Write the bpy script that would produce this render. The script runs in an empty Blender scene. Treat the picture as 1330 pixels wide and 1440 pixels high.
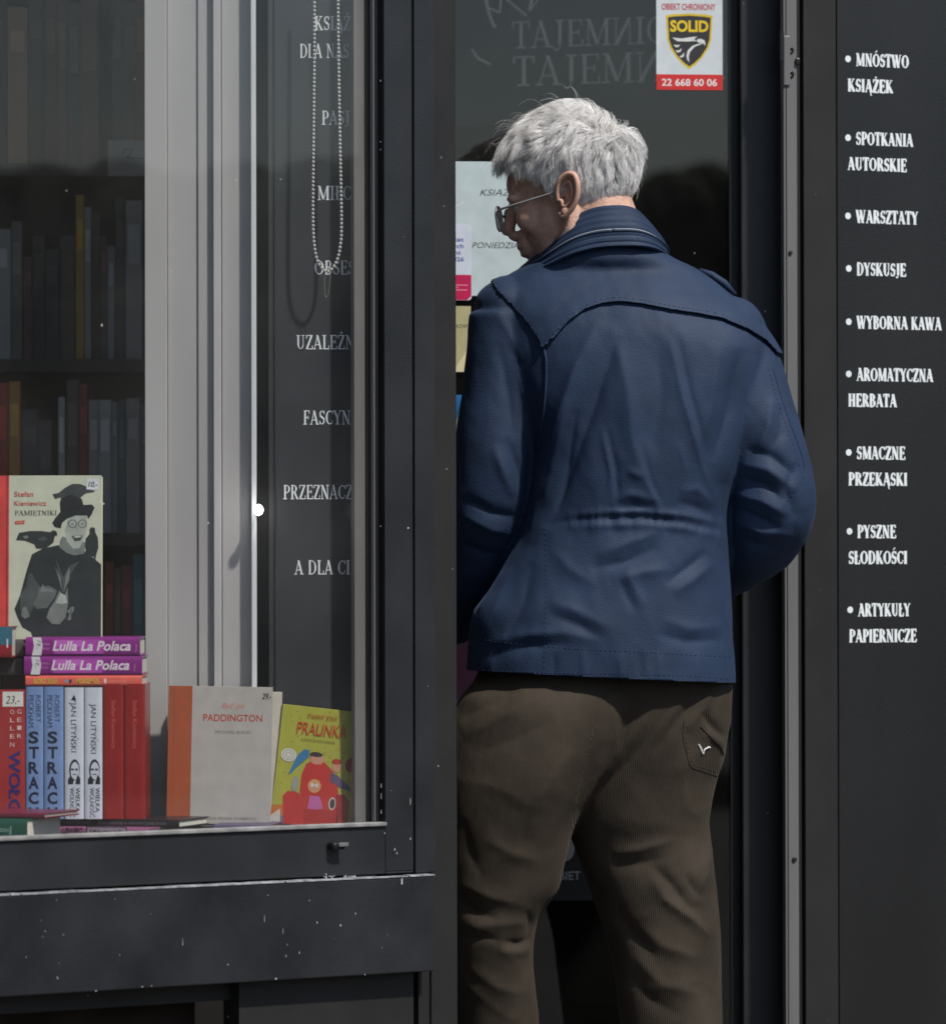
import bpy, bmesh, math, random
import numpy as np
from mathutils import Vector, Matrix, noise
from mathutils.bvhtree import BVHTree
random.seed(7); rng = np.random.default_rng(7)
SC = bpy.context.scene; COL = SC.collection
R = math.radians

# ---------------------------------------------------------------- camera
F = 7740.0                       # focal length in photo pixels (photo 1330 wide)
CAM = Vector((0, 0, 1.05))
CR = Matrix.Rotation(R(90) + math.atan(80 / F), 3, 'X') @ Matrix.Rotation(R(-.12), 3, 'Z')
cd = bpy.data.cameras.new('camera'); cam = bpy.data.objects.new('camera', cd); COL.objects.link(cam)
cam.matrix_world = Matrix.Translation(CAM) @ CR.to_4x4()
cd.sensor_fit = 'HORIZONTAL'; cd.sensor_width = 36; cd.lens = 36 * F / 1330
cd.clip_start = .05; cd.clip_end = 500
cd.dof.use_dof = True; cd.dof.focus_distance = 8.82; cd.dof.aperture_fstop = 5.8
SC.camera = cam
# ---------------------------------------------------------------- world, sun, exposure
SUN_AZ, SUN_EL = 42, 53        # degrees right of the direction behind the camera, height
w = bpy.data.worlds.new('World'); SC.world = w; w.use_nodes = True
nt = w.node_tree; bg = nt.nodes['Background']
sky = nt.nodes.new('ShaderNodeTexSky'); sky.sky_type = 'NISHITA'; sky.sun_disc = False
sky.sun_elevation = R(SUN_EL); sky.sun_rotation = R(180 - SUN_AZ)
sky.air_density = 1; sky.dust_density = 1.0; sky.ozone_density = 1.0
nt.links.new(sky.outputs[0], bg.inputs[0]); bg.inputs[1].default_value = .10
sd = bpy.data.lights.new('sun', 'SUN'); so = bpy.data.objects.new('sun', sd); COL.objects.link(so)
sd.energy = 4.3; sd.angle = R(2.5); sd.color = (1, .95, .88)
sdir = Vector((math.sin(R(SUN_AZ)) * math.cos(R(SUN_EL)), -math.cos(R(SUN_AZ)) * math.cos(R(SUN_EL)), math.sin(R(SUN_EL))))
so.rotation_euler = sdir.to_track_quat('Z', 'Y').to_euler()
SC.view_settings.view_transform = 'Standard'; SC.view_settings.look = 'None'
SC.view_settings.gamma = 1; SC.view_settings.exposure = 0.0; SC.view_settings.use_curve_mapping = False
SC.cycles.max_bounces = 8; SC.cycles.transparent_max_bounces = 12

# ---------------------------------------------------------------- helpers
def ray(px, py): return CR @ Vector(((px - 665) / F, -(py - 720) / F, -1))
def P(px, py, Y):
    d = ray(px, py); t = (Y - CAM.y) / d.y; return CAM + d * t
CRi = np.array(CR.transposed()); CAMn = np.array(CAM)
def to_px(v):
    q = (np.asarray(v) - CAMn) @ CRi.T
    return 665 + F * q[..., 0] / -q[..., 2], 720 - F * q[..., 1] / -q[..., 2]
def lin(c):
    return tuple((x / 255 / 12.92 if x / 255 <= .04045 else ((x / 255 + .055) / 1.055) ** 2.4) for x in c)

class Frame:                     # an upright plane in the place: origin, heading; local x along, y inward, z up
    def __init__(s, px, Y, th):
        s.o = P(px, 720, Y); s.o.z = 0; s.th = R(th)
        s.u = Vector((math.cos(s.th), math.sin(s.th), 0)); s.v = Vector((-math.sin(s.th), math.cos(s.th), 0))
    def hit(s, px, py, d=0):
        r = ray(px, py); t = (d - (CAM - s.o).dot(s.v)) / r.dot(s.v); p = CAM + r * t
        return (p - s.o).dot(s.u), p.z
    def s_(s, px, d=0, py=720): return s.hit(px, py, d)[0]
    def z_(s, px, py, d=0): return s.hit(px, py, d)[1]
    def empty(s, name, label=None, cat=None, group=None, kind=None):
        o = bpy.data.objects.new(name, None); COL.objects.link(o); o.location = s.o; o.rotation_euler = (0, 0, s.th)
        o.empty_display_size = .05
        tag(o, label, cat, group, kind); return o

def tag(o, label=None, cat=None, group=None, kind=None):
    if label: o['label'] = label
    if cat: o['category'] = cat
    if group: o['group'] = group
    if kind: o['kind'] = kind
    return o
def empty(name, loc, rot=(0, 0, 0), label=None, cat=None, group=None):
    o = bpy.data.objects.new(name, None); COL.objects.link(o); o.location = loc; o.rotation_euler = rot
    o.empty_display_size = .05
    return tag(o, label, cat, group)

MATS = {}
def mat(name, col, rough=.5, spec=.5, metal=0, var=.15, vscale=8, bump=0, bscale=200, sheen=0, coat=0, stretch=(1, 1, 1), rvar=0, speck=None, sss=0):
    if name in MATS: return MATS[name]
    m = bpy.data.materials.new(name); m.use_nodes = True; n = m.node_tree; b = n.nodes['Principled BSDF']; MATS[name] = m
    b.inputs['Roughness'].default_value = rough; b.inputs['Specular IOR Level'].default_value = spec
    b.inputs['Metallic'].default_value = metal
    if sheen: b.inputs['Sheen Weight'].default_value = sheen; b.inputs['Sheen Roughness'].default_value = .5
    if coat: b.inputs['Coat Weight'].default_value = coat; b.inputs['Coat Roughness'].default_value = .08
    if sss:
        b.inputs['Subsurface Weight'].default_value = sss; b.inputs['Subsurface Radius'].default_value = (.010, .004, .002); b.inputs['Subsurface Scale'].default_value = 1
    tc = n.nodes.new('ShaderNodeTexCoord'); mp = n.nodes.new('ShaderNodeMapping'); n.links.new(tc.outputs['Object'], mp.inputs[0]); mp.inputs['Scale'].default_value = stretch
    nz = n.nodes.new('ShaderNodeTexNoise'); nz.inputs['Scale'].default_value = vscale; nz.inputs['Detail'].default_value = 5; n.links.new(mp.outputs[0], nz.inputs[0])
    cr = n.nodes.new('ShaderNodeValToRGB'); e = cr.color_ramp.elements
    e[0].position = .3; e[1].position = .7
    e[0].color = (*[c * (1 - var) for c in col], 1); e[1].color = (*[min(1, c * (1 + var)) for c in col], 1)
    n.links.new(nz.outputs[0], cr.inputs[0]); out = cr.outputs[0]
    if speck:                                 # small worn chips of another colour
        sc_, th, scol = speck
        n2 = n.nodes.new('ShaderNodeTexNoise'); n2.inputs['Scale'].default_value = sc_; n2.inputs['Detail'].default_value = 3
        n.links.new(tc.outputs['Object'], n2.inputs[0])
        r2 = n.nodes.new('ShaderNodeValToRGB'); r2.color_ramp.elements[0].position = th; r2.color_ramp.elements[1].position = th + .02
        n.links.new(n2.outputs[0], r2.inputs[0]); mx = n.nodes.new('ShaderNodeMix'); mx.data_type = 'RGBA'
        n.links.new(r2.outputs[0], mx.inputs[0]); n.links.new(out, mx.inputs[6]); mx.inputs[7].default_value = (*scol, 1); out = mx.outputs[2]
    n.links.new(out, b.inputs['Base Color'])
    if rvar:
        mr = n.nodes.new('ShaderNodeMapRange'); mr.inputs[3].default_value = rough - rvar; mr.inputs[4].default_value = rough + rvar
        n.links.new(nz.outputs[0], mr.inputs[0]); n.links.new(mr.outputs[0], b.inputs['Roughness'])
    if bump:
        n3 = n.nodes.new('ShaderNodeTexNoise'); n3.inputs['Scale'].default_value = bscale; n3.inputs['Detail'].default_value = 4
        n.links.new(mp.outputs[0], n3.inputs[0]); bp = n.nodes.new('ShaderNodeBump'); bp.inputs['Strength'].default_value = bump; bp.inputs['Distance'].default_value = .002
        n.links.new(n3.outputs[0], bp.inputs['Height']); n.links.new(bp.outputs[0], b.inputs['Normal'])
    return m
def pmat(c, rough=.45, spec=.4, k=1.0, var=.07):       # printed or painted flat colour given as it looks (sRGB)
    c = tuple(int(x) for x in c)
    return mat('print_%02x%02x%02x_%d_%d' % (*c, int(rough * 100), int(var * 100)), tuple(x * k for x in lin(c)), rough, spec, var=var, vscale=38)

def glass_mat(name, tint=(1, 1, 1), dust=.0, rough=0.0, refl=1.0):
    m = bpy.data.materials.new(name); m.use_nodes = True; n = m.node_tree; n.nodes.clear()
    out = n.nodes.new('ShaderNodeOutputMaterial'); tr = n.nodes.new('ShaderNodeBsdfTransparent'); gl = n.nodes.new('ShaderNodeBsdfGlossy')
    tr.inputs[0].default_value = (*tint, 1); gl.inputs['Roughness'].default_value = rough
    fr = n.nodes.new('ShaderNodeFresnel'); ge = n.nodes.new('ShaderNodeNewGeometry'); io = n.nodes.new('ShaderNodeMapRange')
    io.inputs[3].default_value = 1.5; io.inputs[4].default_value = 1 / 1.5; n.links.new(ge.outputs['Backfacing'], io.inputs[0]); n.links.new(io.outputs[0], fr.inputs[0])
    mu = n.nodes.new('ShaderNodeMath'); mu.operation = 'MULTIPLY'; mu.inputs[1].default_value = refl; n.links.new(fr.outputs[0], mu.inputs[0])
    mx = n.nodes.new('ShaderNodeMixShader'); n.links.new(mu.outputs[0], mx.inputs[0]); n.links.new(tr.outputs[0], mx.inputs[1]); n.links.new(gl.outputs[0], mx.inputs[2])
    last = mx
    if dust:
        df = n.nodes.new('ShaderNodeBsdfDiffuse'); df.inputs[0].default_value = (.75, .75, .72, 1)
        tc = n.nodes.new('ShaderNodeTexCoord')
        a = n.nodes.new('ShaderNodeTexNoise'); a.inputs['Scale'].default_value = 3; a.inputs['Detail'].default_value = 6; n.links.new(tc.outputs['Object'], a.inputs[0])
        mra = n.nodes.new('ShaderNodeMapRange'); mra.inputs[1].default_value = .4; mra.inputs[2].default_value = .8; mra.inputs[3].default_value = dust * .5; mra.inputs[4].default_value = dust * 2
        n.links.new(a.outputs[0], mra.inputs[0])
        s = n.nodes.new('ShaderNodeTexNoise'); s.inputs['Scale'].default_value = 55; s.inputs['Detail'].default_value = 2; n.links.new(tc.outputs['Object'], s.inputs[0])
        mrs = n.nodes.new('ShaderNodeMapRange'); mrs.inputs[1].default_value = .785; mrs.inputs[2].default_value = .82; mrs.inputs[4].default_value = .5
        n.links.new(s.outputs[0], mrs.inputs[0])
        ad = n.nodes.new('ShaderNodeMath'); ad.operation = 'ADD'; ad.use_clamp = True; n.links.new(mra.outputs[0], ad.inputs[0]); n.links.new(mrs.outputs[0], ad.inputs[1])
        m2 = n.nodes.new('ShaderNodeMixShader'); n.links.new(ad.outputs[0], m2.inputs[0]); n.links.new(mx.outputs[0], m2.inputs[1]); n.links.new(df.outputs[0], m2.inputs[2]); last = m2
    n.links.new(last.outputs[0], out.inputs[0]); return m

def link(name, me, m=None, parent=None, label=None, cat=None, group=None, kind=None, smooth=False):
    o = bpy.data.objects.new(name, me); COL.objects.link(o)
    if m is not None and not me.materials: me.materials.append(m)
    if parent is not None: o.parent = parent
    if smooth: me.polygons.foreach_set('use_smooth', [True] * len(me.polygons))
    return tag(o, label, cat, group, kind)

class MB:                        # collects geometry for ONE mesh
    def __init__(s): s.v = []; s.f = []
    def add(s, v, f):
        n = len(s.v); s.v += [tuple(x) for x in v]; s.f += [tuple(i + n for i in q) for q in f]; return s
    def box(s, x0, x1, y0, y1, z0, z1):
        return s.add([(x0, y0, z0), (x1, y0, z0), (x1, y1, z0), (x0, y1, z0), (x0, y0, z1), (x1, y0, z1), (x1, y1, z1), (x0, y1, z1)],
                     [(0, 3, 2, 1), (4, 5, 6, 7), (0, 1, 5, 4), (1, 2, 6, 5), (2, 3, 7, 6), (3, 0, 4, 7)])
    def rings(s, rs, cap=True, closed=False):
        n = len(rs[0]); b = len(s.v)
        for r in rs: s.v += [tuple(p) for p in r]
        m = len(rs)
        for i in range(m if closed else m - 1):
            for j in range(n):
                a = b + i * n + j; c = b + i * n + (j + 1) % n; d = b + ((i + 1) % m) * n
                s.f.append((a, c, d + (j + 1) % n, d + j))
        if cap and not closed:
            s.f.append(tuple(b + j for j in range(n))[::-1]); s.f.append(tuple(b + (m - 1) * n + j for j in range(n)))
        return s
    def tube(s, pts, rad, n=10, flat=1.0, cap=True):
        pts = [Vector(p) for p in pts]; rad = rad if hasattr(rad, '__len__') else [rad] * len(pts)
        rs = []; up = None
        for i, p in enumerate(pts):
            t = (pts[min(i + 1, len(pts) - 1)] - pts[max(i - 1, 0)]).normalized()
            if up is None: up = t.orthogonal().normalized()
            up = (up - t * up.dot(t)).normalized(); sd_ = t.cross(up)
            r = rad[i]
            rs.append([p + up * (math.cos(a) * r) + sd_ * (math.sin(a) * r * flat) for a in [2 * math.pi * k / n for k in range(n)]])
        return s.rings(rs, cap)
    def ell(s, c, r, rot=None, nu=20, nv=12):
        c = Vector(c); rs = []
        for i in range(nv + 1):
            th = math.pi * (i / nv * .996 + .002)
            ring = []
            for k in range(nu):
                a = 2 * math.pi * k / nu; p = Vector((r[0] * math.sin(th) * math.cos(a), r[1] * math.sin(th) * math.sin(a), -r[2] * math.cos(th)))
                if rot is not None: p = rot @ p
                ring.append(c + p)
            rs.append(ring)
        return s.rings(rs)
    def prism(s, poly, y0, y1):  # poly in (x,z), extruded along y
        n = len(poly); return s.add([(x, y0, z) for x, z in poly] + [(x, y1, z) for x, z in poly],
            [tuple(range(n)), tuple(range(2 * n - 1, n - 1, -1))] + [(i, i + n, (i + 1) % n + n, (i + 1) % n) for i in range(n)])
    def mesh(s, name='m', fix=False):
        me = bpy.data.meshes.new(name); me.from_pydata(s.v, [], s.f); me.update()
        if fix:
            bm = bmesh.new(); bm.from_mesh(me); bmesh.ops.recalc_face_normals(bm, faces=bm.faces); bm.to_mesh(me); bm.free()
        return me
    def build(s, name, m, parent=None, smooth=False, bevel=0, fix=True, **k):
        o = link(name, s.mesh(name, fix), m, parent, smooth=smooth, **k)
        if bevel:
            b = o.modifiers.new('bevel', 'BEVEL'); b.width = bevel; b.segments = 2; b.limit_method = 'ANGLE'
        return o

# ---------------------------------------------------------------- lettering
T_, t_ = .17, .065
def arc(cx, cy, rx, ry, a0, a1, T=None, n=14):
    return ('a', cx, cy, rx, ry, a0, a1, T, n)
def serif_glyphs(T, t):
    def L(x0, y0, x1, y1, w): return ('l', x0, y0, x1, y1, w)
    def S(x, y, w=.30): return ('l', x - w / 2, y + (.028 if y < .5 else -.028), x + w / 2, y + (.028 if y < .5 else -.028), .056)
    g = {}
    st = lambda x: L(x, 0, x, 1, T)
    g['A'] = (.74, [L(.10, 0, .36, 1, t), L(.34, 1, .62, 0, T), L(.19, .32, .52, .32, t), S(.10, 0, .22), S(.62, 0, .28)])
    g['B'] = (.68, [st(.18), L(.1, .97, .36, .97, t), L(.18, .53, .36, .53, t), L(.1, .03, .36, .03, t), arc(.34, .75, .18, .22, -90, 90), arc(.34, .28, .23, .25, -90, 90)])
    g['C'] = (.68, [arc(.39, .5, .30, .47, 50, 310), L(.62, .97, .62, .72, t), L(.6, .3, .64, .2, t)])
    g['D'] = (.76, [st(.18), L(.08, .97, .36, .97, t), L(.08, .03, .36, .03, t), arc(.34, .5, .32, .47, -90, 90)])
    g['E'] = (.64, [st(.18), L(.08, .97, .56, .97, t), L(.18, .52, .46, .52, t), L(.08, .03, .58, .03, t), L(.56, 1, .56, .78, t), L(.46, .64, .46, .4, t), L(.59, 0, .59, .24, t)])
    g['F'] = (.60, [st(.18), L(.08, .97, .54, .97, t), L(.18, .50, .44, .50, t), S(.18, 0, .34), L(.54, 1, .54, .77, t), L(.44, .62, .44, .38, t)])
    g['G'] = (.72, [arc(.39, .5, .30, .47, 45, 320), L(.62, .4, .62, .06, T), S(.6, .43, .24)])
    g['H'] = (.80, [st(.2), st(.6), L(.2, .5, .6, .5, t), S(.2, 0), S(.2, 1), S(.6, 0), S(.6, 1)])
    g['I'] = (.38, [st(.19), S(.19, 0), S(.19, 1)])
    g['J'] = (.48, [L(.28, .1, .28, 1, T), S(.28, 1), arc(.16, .1, .12, .22, -150, 0, t)])
    g['K'] = (.76, [st(.18), S(.18, 0), S(.18, 1), L(.24, .42, .56, .97, t), L(.32, .55, .62, .02, T), S(.56, 1, .24), S(.62, 0, .26)])
    g['L'] = (.60, [st(.18), S(.18, 1), L(.08, .03, .54, .03, t), L(.54, 0, .54, .28, t)])
    g['M'] = (.96, [L(.16, 0, .16, 1, t), L(.17, 1, .47, .05, T), L(.47, .05, .76, 1, t), L(.79, 0, .79, 1, T), S(.15, 0, .24), S(.79, 0, .28), S(.13, 1, .18), S(.82, 1, .2)])
    g['N'] = (.80, [L(.16, 0, .16, 1, t), L(.16, 1, .63, 0, T), L(.63, 0, .63, 1, t), S(.16, 0, .24), S(.13, 1, .2), S(.63, 1, .24)])
    g['И'] = (.80, [L(.16, 0, .16, 1, t), L(.16, 0, .63, 1, T), L(.63, 0, .63, 1, t), S(.16, 1, .24), S(.66, 0, .2), S(.16, 0, .2)])
    g['O'] = (.78, [arc(.39, .5, .31, .47, 0, 360, None, 26)])
    g['P'] = (.64, [st(.18), L(.08, .97, .36, .97, t), L(.18, .46, .36, .46, t), S(.18, 0, .34), arc(.34, .715, .22, .255, -90, 90)])
    g['R'] = (.74, [st(.18), L(.08, .97, .36, .97, t), L(.18, .50, .36, .50, t), S(.18, 0, .32), arc(.34, .735, .2, .235, -90, 90), L(.38, .48, .62, .02, T), S(.64, 0, .2)])
    g['S'] = (.56, [arc(.28, .74, .17, .23, 30, 235, T * .75), L(.16, .62, .42, .40, T), arc(.28, .26, .19, .23, -150, 60, T * .75), L(.46, .97, .46, .74, t), L(.1, .03, .1, .28, t)])
    g['T'] = (.68, [L(.34, 0, .34, 1, T), L(.06, .97, .62, .97, t), L(.06, 1, .06, .76, t), L(.62, 1, .62, .76, t), S(.34, 0, .36)])
    g['U'] = (.78, [L(.2, .28, .2, 1, T), L(.6, .28, .6, 1, t), arc(.4, .28, .2, .25, 180, 360, T * .8), S(.2, 1, .32), S(.6, 1, .24)])
    g['W'] = (1.06, [L(.12, 1, .34, 0, T), L(.34, 0, .54, .96, t), L(.50, 1, .72, 0, T), L(.72, 0, .93, 1, t), S(.12, 1, .26), S(.93, 1, .22), S(.5, 1, .24)])
    g['V'] = (.74, [L(.12, 1, .38, 0, T), L(.38, 0, .62, 1, t), S(.12, 1, .26), S(.62, 1, .22)])
    g['Y'] = (.70, [L(.1, 1, .36, .46, T), L(.36, .46, .6, 1, t), L(.36, 0, .36, .48, T), S(.1, 1, .26), S(.6, 1, .22), S(.36, 0, .34)])
    g['Z'] = (.64, [L(.52, .96, .12, .04, T), L(.1, .97, .58, .97, t), L(.08, .03, .58, .03, t), L(.1, 1, .1, .76, t), L(.58, 0, .58, .26, t)])
    ac = lambda x: L(x - .04, 1.09, x + .1, 1.26, .09); dt = lambda x: L(x, 1.09, x, 1.23, .15); og = lambda x: ('a', x, -.12, .09, .12, 80, 290, t * 1.1, 8)
    for k, b, e in (('Ą', 'A', og(.64)), ('Ę', 'E', og(.5)), ('Ó', 'O', ac(.38)), ('Ś', 'S', ac(.27)), ('Ć', 'C', ac(.4)), ('Ń', 'N', ac(.4)), ('Ż', 'Z', dt(.34)), ('Ł', 'L', L(.04, .40, .40, .64, .08))):
        g[k] = (g[b][0], g[b][1] + [e])
    g['•'] = (.5, [('d', .19, .5, .17, .21)]); g['?'] = (.5, [arc(.25, .76, .17, .21, -60, 180, t * 1.3), L(.27, .3, .27, .56, t * 1.3), ('d', .26, .07, .07, .08)])
    return g
def serif_text(s, T=.17, t=.065, gap=.0, space=.36):
    g = serif_glyphs(T, t); x = 0; polys = []
    for ch in s:
        if ch == ' ': x += space; continue
        wd, st = g[ch]
        for q in st:
            if q[0] == 'l':
                _, a, b, c, d, wv = q; L_ = math.hypot(c - a, d - b)
                if abs(d - b) < .02: nx, ny = 0, wv / 2                 # horizontal stroke
                else: nx, ny = wv / 2 * (L_ / abs(d - b) if abs(d - b) > .5 * L_ else 1), 0
                polys.append([(x + a - nx, b - ny), (x + c - nx, d - ny), (x + c + nx, d + ny), (x + a + nx, b + ny)])
            elif q[0] == 'a':
                _, cx, cy, rx, ry, a0, a1, TT, n = q; TT = TT or T; pr = None
                for i in range(n + 1):
                    a = R(a0 + (a1 - a0) * i / n); wv = t + (TT - t) * abs(math.cos(a)) ** 1.3
                    o = (x + cx + (rx + wv * .35) * math.cos(a), cy + (ry + t * .3) * math.sin(a)); ii = (x + cx + (rx - wv * .65) * math.cos(a), cy + (ry - t * .7) * math.sin(a))
                    if pr: polys.append([pr[0], o, ii, pr[1]])
                    pr = (o, ii)
            elif q[0] == 'd':
                _, cx, cy, rx, ry = q; polys.append([(x + cx + rx * math.cos(a), cy + ry * math.sin(a)) for a in [2 * math.pi * k / 14 for k in range(14)]])
        x += wd + gap
    return polys, x
_cap = {}
def sans_text(s, bold=0.0, shear=0):
    c = bpy.data.curves.new('t', 'FONT'); c.size = 1; c.offset = bold; c.shear = shear; c.resolution_u = 3
    def ev(b):
        c.body = b; o = bpy.data.objects.new('t', c); COL.objects.link(o)
        me = bpy.data.meshes.new_from_object(o.evaluated_get(bpy.context.evaluated_depsgraph_get())); bpy.data.objects.remove(o); return me
    if 'H' not in _cap:
        m = ev('H'); _cap['H'] = max(v.co.y for v in m.vertices)
    k = 1 / _cap['H']; me = ev(s)
    v = [(a.co.x * k, a.co.y * k) for a in me.vertices]; f = [tuple(p.vertices) for p in me.polygons]
    x0 = min(a[0] for a in v); W = max(a[0] for a in v) - x0
    v = [(a - x0, b) for a, b in v]; bpy.data.meshes.remove(me); bpy.data.curves.remove(c)
    return v, f, W

class Art:                       # flat print on a surface; fn maps (a, b, lift) -> local 3D point
    def __init__(s, fn): s.fn = fn; s.m = {}; s.k = 0
    def _mb(s, col):
        if col not in s.m: s.m[col] = MB()
        return s.m[col]
    def poly(s, pts, col, j=None):
        if j is None: s.k += 1; j = 0
        lift = .00012 + s.k * .000008 + j * .000003
        s._mb(col).add([s.fn(a, b, lift) for a, b in pts], [tuple(range(len(pts)))])
    def rect(s, a0, b0, a1, b1, col): s.poly([(a0, b0), (a1, b0), (a1, b1), (a0, b1)], col)
    def disc(s, a, b, ra, rb, col, rot=0, n=22):
        c, q = math.cos(R(rot)), math.sin(R(rot))
        s.poly([(a + ra * math.cos(t) * c - rb * math.sin(t) * q, b + ra * math.cos(t) * q + rb * math.sin(t) * c) for t in [2 * math.pi * i / n for i in range(n)]], col)
    def line(s, pts, wd, col):
        for (x0, y0), (x1, y1) in zip(pts, pts[1:]):
            L_ = math.hypot(x1 - x0, y1 - y0) or 1; nx, ny = -(y1 - y0) / L_ * wd / 2, (x1 - x0) / L_ * wd / 2
            s.poly([(x0 + nx, y0 + ny), (x0 - nx, y0 - ny), (x1 - nx, y1 - ny), (x1 + nx, y1 + ny)], col)
    def _tf(s, a, b, sx, sz, rot):
        c, q = math.cos(R(rot)), math.sin(R(rot)); return lambda x, y: (a + x * sx * c - y * sz * q, b + x * sx * q + y * sz * c)
    def serif(s, txt, a, b, h, w=None, col=(230, 235, 238), rot=0, T=.17, t=.065, space=.36, gap=0, sxw=None):
        ps, W = serif_text(txt, T, t, gap, space); sx = sxw if sxw else (w / W if w else h); tf = s._tf(a, b, sx, h, rot)
        s.k += 1
        for j, p in enumerate(ps): s.poly([tf(x, y) for x, y in p], col, j % 40)
        return W
    def sans(s, txt, a, b, h, w=None, col=(0, 0, 0), rot=0, bold=0, shear=0):
        v, f, W = sans_text(txt, bold, shear); sx = w / W if w else h; tf = s._tf(a, b, sx, h, rot); s.k += 1; lift = .00014 + s.k * .000012
        s._mb(col).add([s.fn(*tf(x, y), lift) for x, y in v], f)
    def done(s, parent, name='print', rough=.45, var=.07):
        for col, mb in s.m.items():
            mb.build(name, pmat(col, rough, var=var), parent, fix=False)

def remesh(mb, voxel, smooth=3):
    me = mb.mesh('t', True); o = bpy.data.objects.new('t', me); COL.objects.link(o)
    r = o.modifiers.new('r', 'REMESH'); r.mode = 'VOXEL'; r.voxel_size = voxel
    out = bpy.data.meshes.new_from_object(o.evaluated_get(bpy.context.evaluated_depsgraph_get())); bpy.data.objects.remove(o)
    relax(out, smooth); return out
def getco(me):
    a = np.empty(len(me.vertices) * 3); me.vertices.foreach_get('co', a); return a.reshape(-1, 3)
def setco(me, v): me.vertices.foreach_set('co', v.ravel()); me.update()
def getno(me):
    a = np.empty(len(me.vertices) * 3); me.vertices.foreach_get('normal', a); return a.reshape(-1, 3)
def relax(me, it, lam=.6, mask=None):
    e = np.empty(len(me.edges) * 2, dtype=np.int32); me.edges.foreach_get('vertices', e); e = e.reshape(-1, 2); v = getco(me); n = len(v)
    cnt = np.bincount(e.ravel(), minlength=n)[:, None]
    for _ in range(it):
        s = np.zeros_like(v)
        for k in range(3): s[:, k] = np.bincount(e[:, 0], v[e[:, 1], k], n) + np.bincount(e[:, 1], v[e[:, 0], k], n)
        nv = v + lam * (s / cnt - v); v = nv if mask is None else v + (nv - v) * mask[:, None]
    setco(me, v)
def stroke_field(px, py, pts, width):     # 1 on the polyline, falls off to the side and tapers to the ends
    best = np.full(px.shape, 1e9); along = np.zeros(px.shape); tot = sum(math.dist(a, b) for a, b in zip(pts, pts[1:])); acc = 0
    for a, b in zip(pts, pts[1:]):
        L_ = math.dist(a, b); dx, dy = (b[0] - a[0]) / L_, (b[1] - a[1]) / L_
        t = np.clip((px - a[0]) * dx + (py - a[1]) * dy, 0, L_); d = np.hypot(px - a[0] - t * dx, py - a[1] - t * dy)
        m = d < best; best[m] = d[m]; along[m] = (acc + t[m]) / tot; acc += L_
    return np.exp(-(best / width) ** 1.35) * np.sin(np.clip(along, 0, 1) * math.pi) ** .75
def folds(me, strokes, ymax=None, lump=0, lscale=9, crisp=0):
    v = getco(me); no = getno(me); px, py = to_px(v); face = np.clip(-no[:, 1] * 2.0 + .2, 0, 1); d = np.zeros(len(v))
    for amp, wd, pts in strokes: d += amp * .001 * stroke_field(px, py, pts, wd * .82)
    d *= face
    if lump:
        d = d * 1.25 + np.array([noise.fractal(Vector((p[0] * lscale + p[2] * 3, p[1] * lscale, p[2] * lscale * .6)), 1, 2, 3) for p in v]) * lump
        if crisp:
            def rn(p):
                q_ = Vector((p[0] * 6 + p[2] * 3.5, p[1] * 6, p[2] * 5 - p[0] * 2)); q_ += noise.noise_vector(q_ * .8) * .8; a_ = abs(noise.noise(q_))
                return max(0, 1 - a_ * 3.2) ** 2.5
            d += np.array([rn(p) for p in v]) * crisp
    setco(me, v + no * d[:, None])
def mesh_bvh(me): return BVHTree.FromPolygons([tuple(v.co) for v in me.vertices], [tuple(p.vertices) for p in me.polygons])
def drape(bvh, pts, lift=.001, step=4):   # lay a line given in the picture onto the surface
    out = []
    for a, b in zip(pts, pts[1:]):
        n = max(1, int(math.dist(a, b) / step))
        for i in range(n + (b == pts[-1])):
            x = a[0] + (b[0] - a[0]) * i / n; y = a[1] + (b[1] - a[1]) * i / n
            h, nn, _, _ = bvh.ray_cast(CAM, ray(x, y).normalized())
            if h: out.append(h + nn * lift if nn.y < 0 else h - nn * lift)
    return out
def spline(pts, k=6):
    out = []; n = len(pts)
    for i in range(n - 1):
        p0, p1, p2, p3 = pts[max(i - 1, 0)], pts[i], pts[i + 1], pts[min(i + 2, n - 1)]
        for j in range(k):
            t = j / k; out.append(tuple(.5 * ((2 * b) + (-a + c) * t + (2 * a - 5 * b + 4 * c - d) * t * t + (-a + 3 * b - 3 * c + d) * t ** 3) for a, b, c, d in zip(p0, p1, p2, p3)))
    out.append(tuple(pts[-1])); return out

# ---------------------------------------------------------------- materials
M_frame = mat('window_frame_paint', (.0185, .0195, .0215), .38, .5, var=.3, vscale=6, bump=.15, bscale=350, rvar=.06, speck=(75, .76, (.5, .5, .5)))
M_box = mat('sill_box_paint', (.0155, .0165, .019), .42, .5, var=.45, vscale=7, bump=.2, bscale=300, rvar=.08, speck=(48, .765, (.42, .42, .42)))
M_post = mat('post_paint', (.018, .017, .0165), .5, .4, var=.25, vscale=7, bump=.15, bscale=400, speck=(90, .76, (.4, .4, .4)))
M_wall = mat('wall_panel_paint', (.0125, .0125, .0125), .34, .6, var=.28, vscale=3, stretch=(1, 1, .3), bump=.25, bscale=900, rvar=.05)
M_black = mat('black_rubber', (.008, .008, .009), .5, .4)
M_alu = mat('aluminium_profile', (.42, .415, .41), .45, .5, var=.12, vscale=6, stretch=(1, 1, .2), rvar=.08)
M_strip = mat('steel_strip', (.14, .14, .14), .5, .5, metal=.0, var=.15, vscale=9, stretch=(1, 1, .15), rvar=.1)
M_screw = mat('dark_screw', (.02, .02, .02), .4, .6, metal=.5)
M_worn = mat('worn_edge', (.30, .31, .33), .6, .4, var=.55, vscale=60)
M_dust = mat('dusty_ledge', (.24, .24, .235), .8, .2, var=.3, vscale=40)
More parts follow.
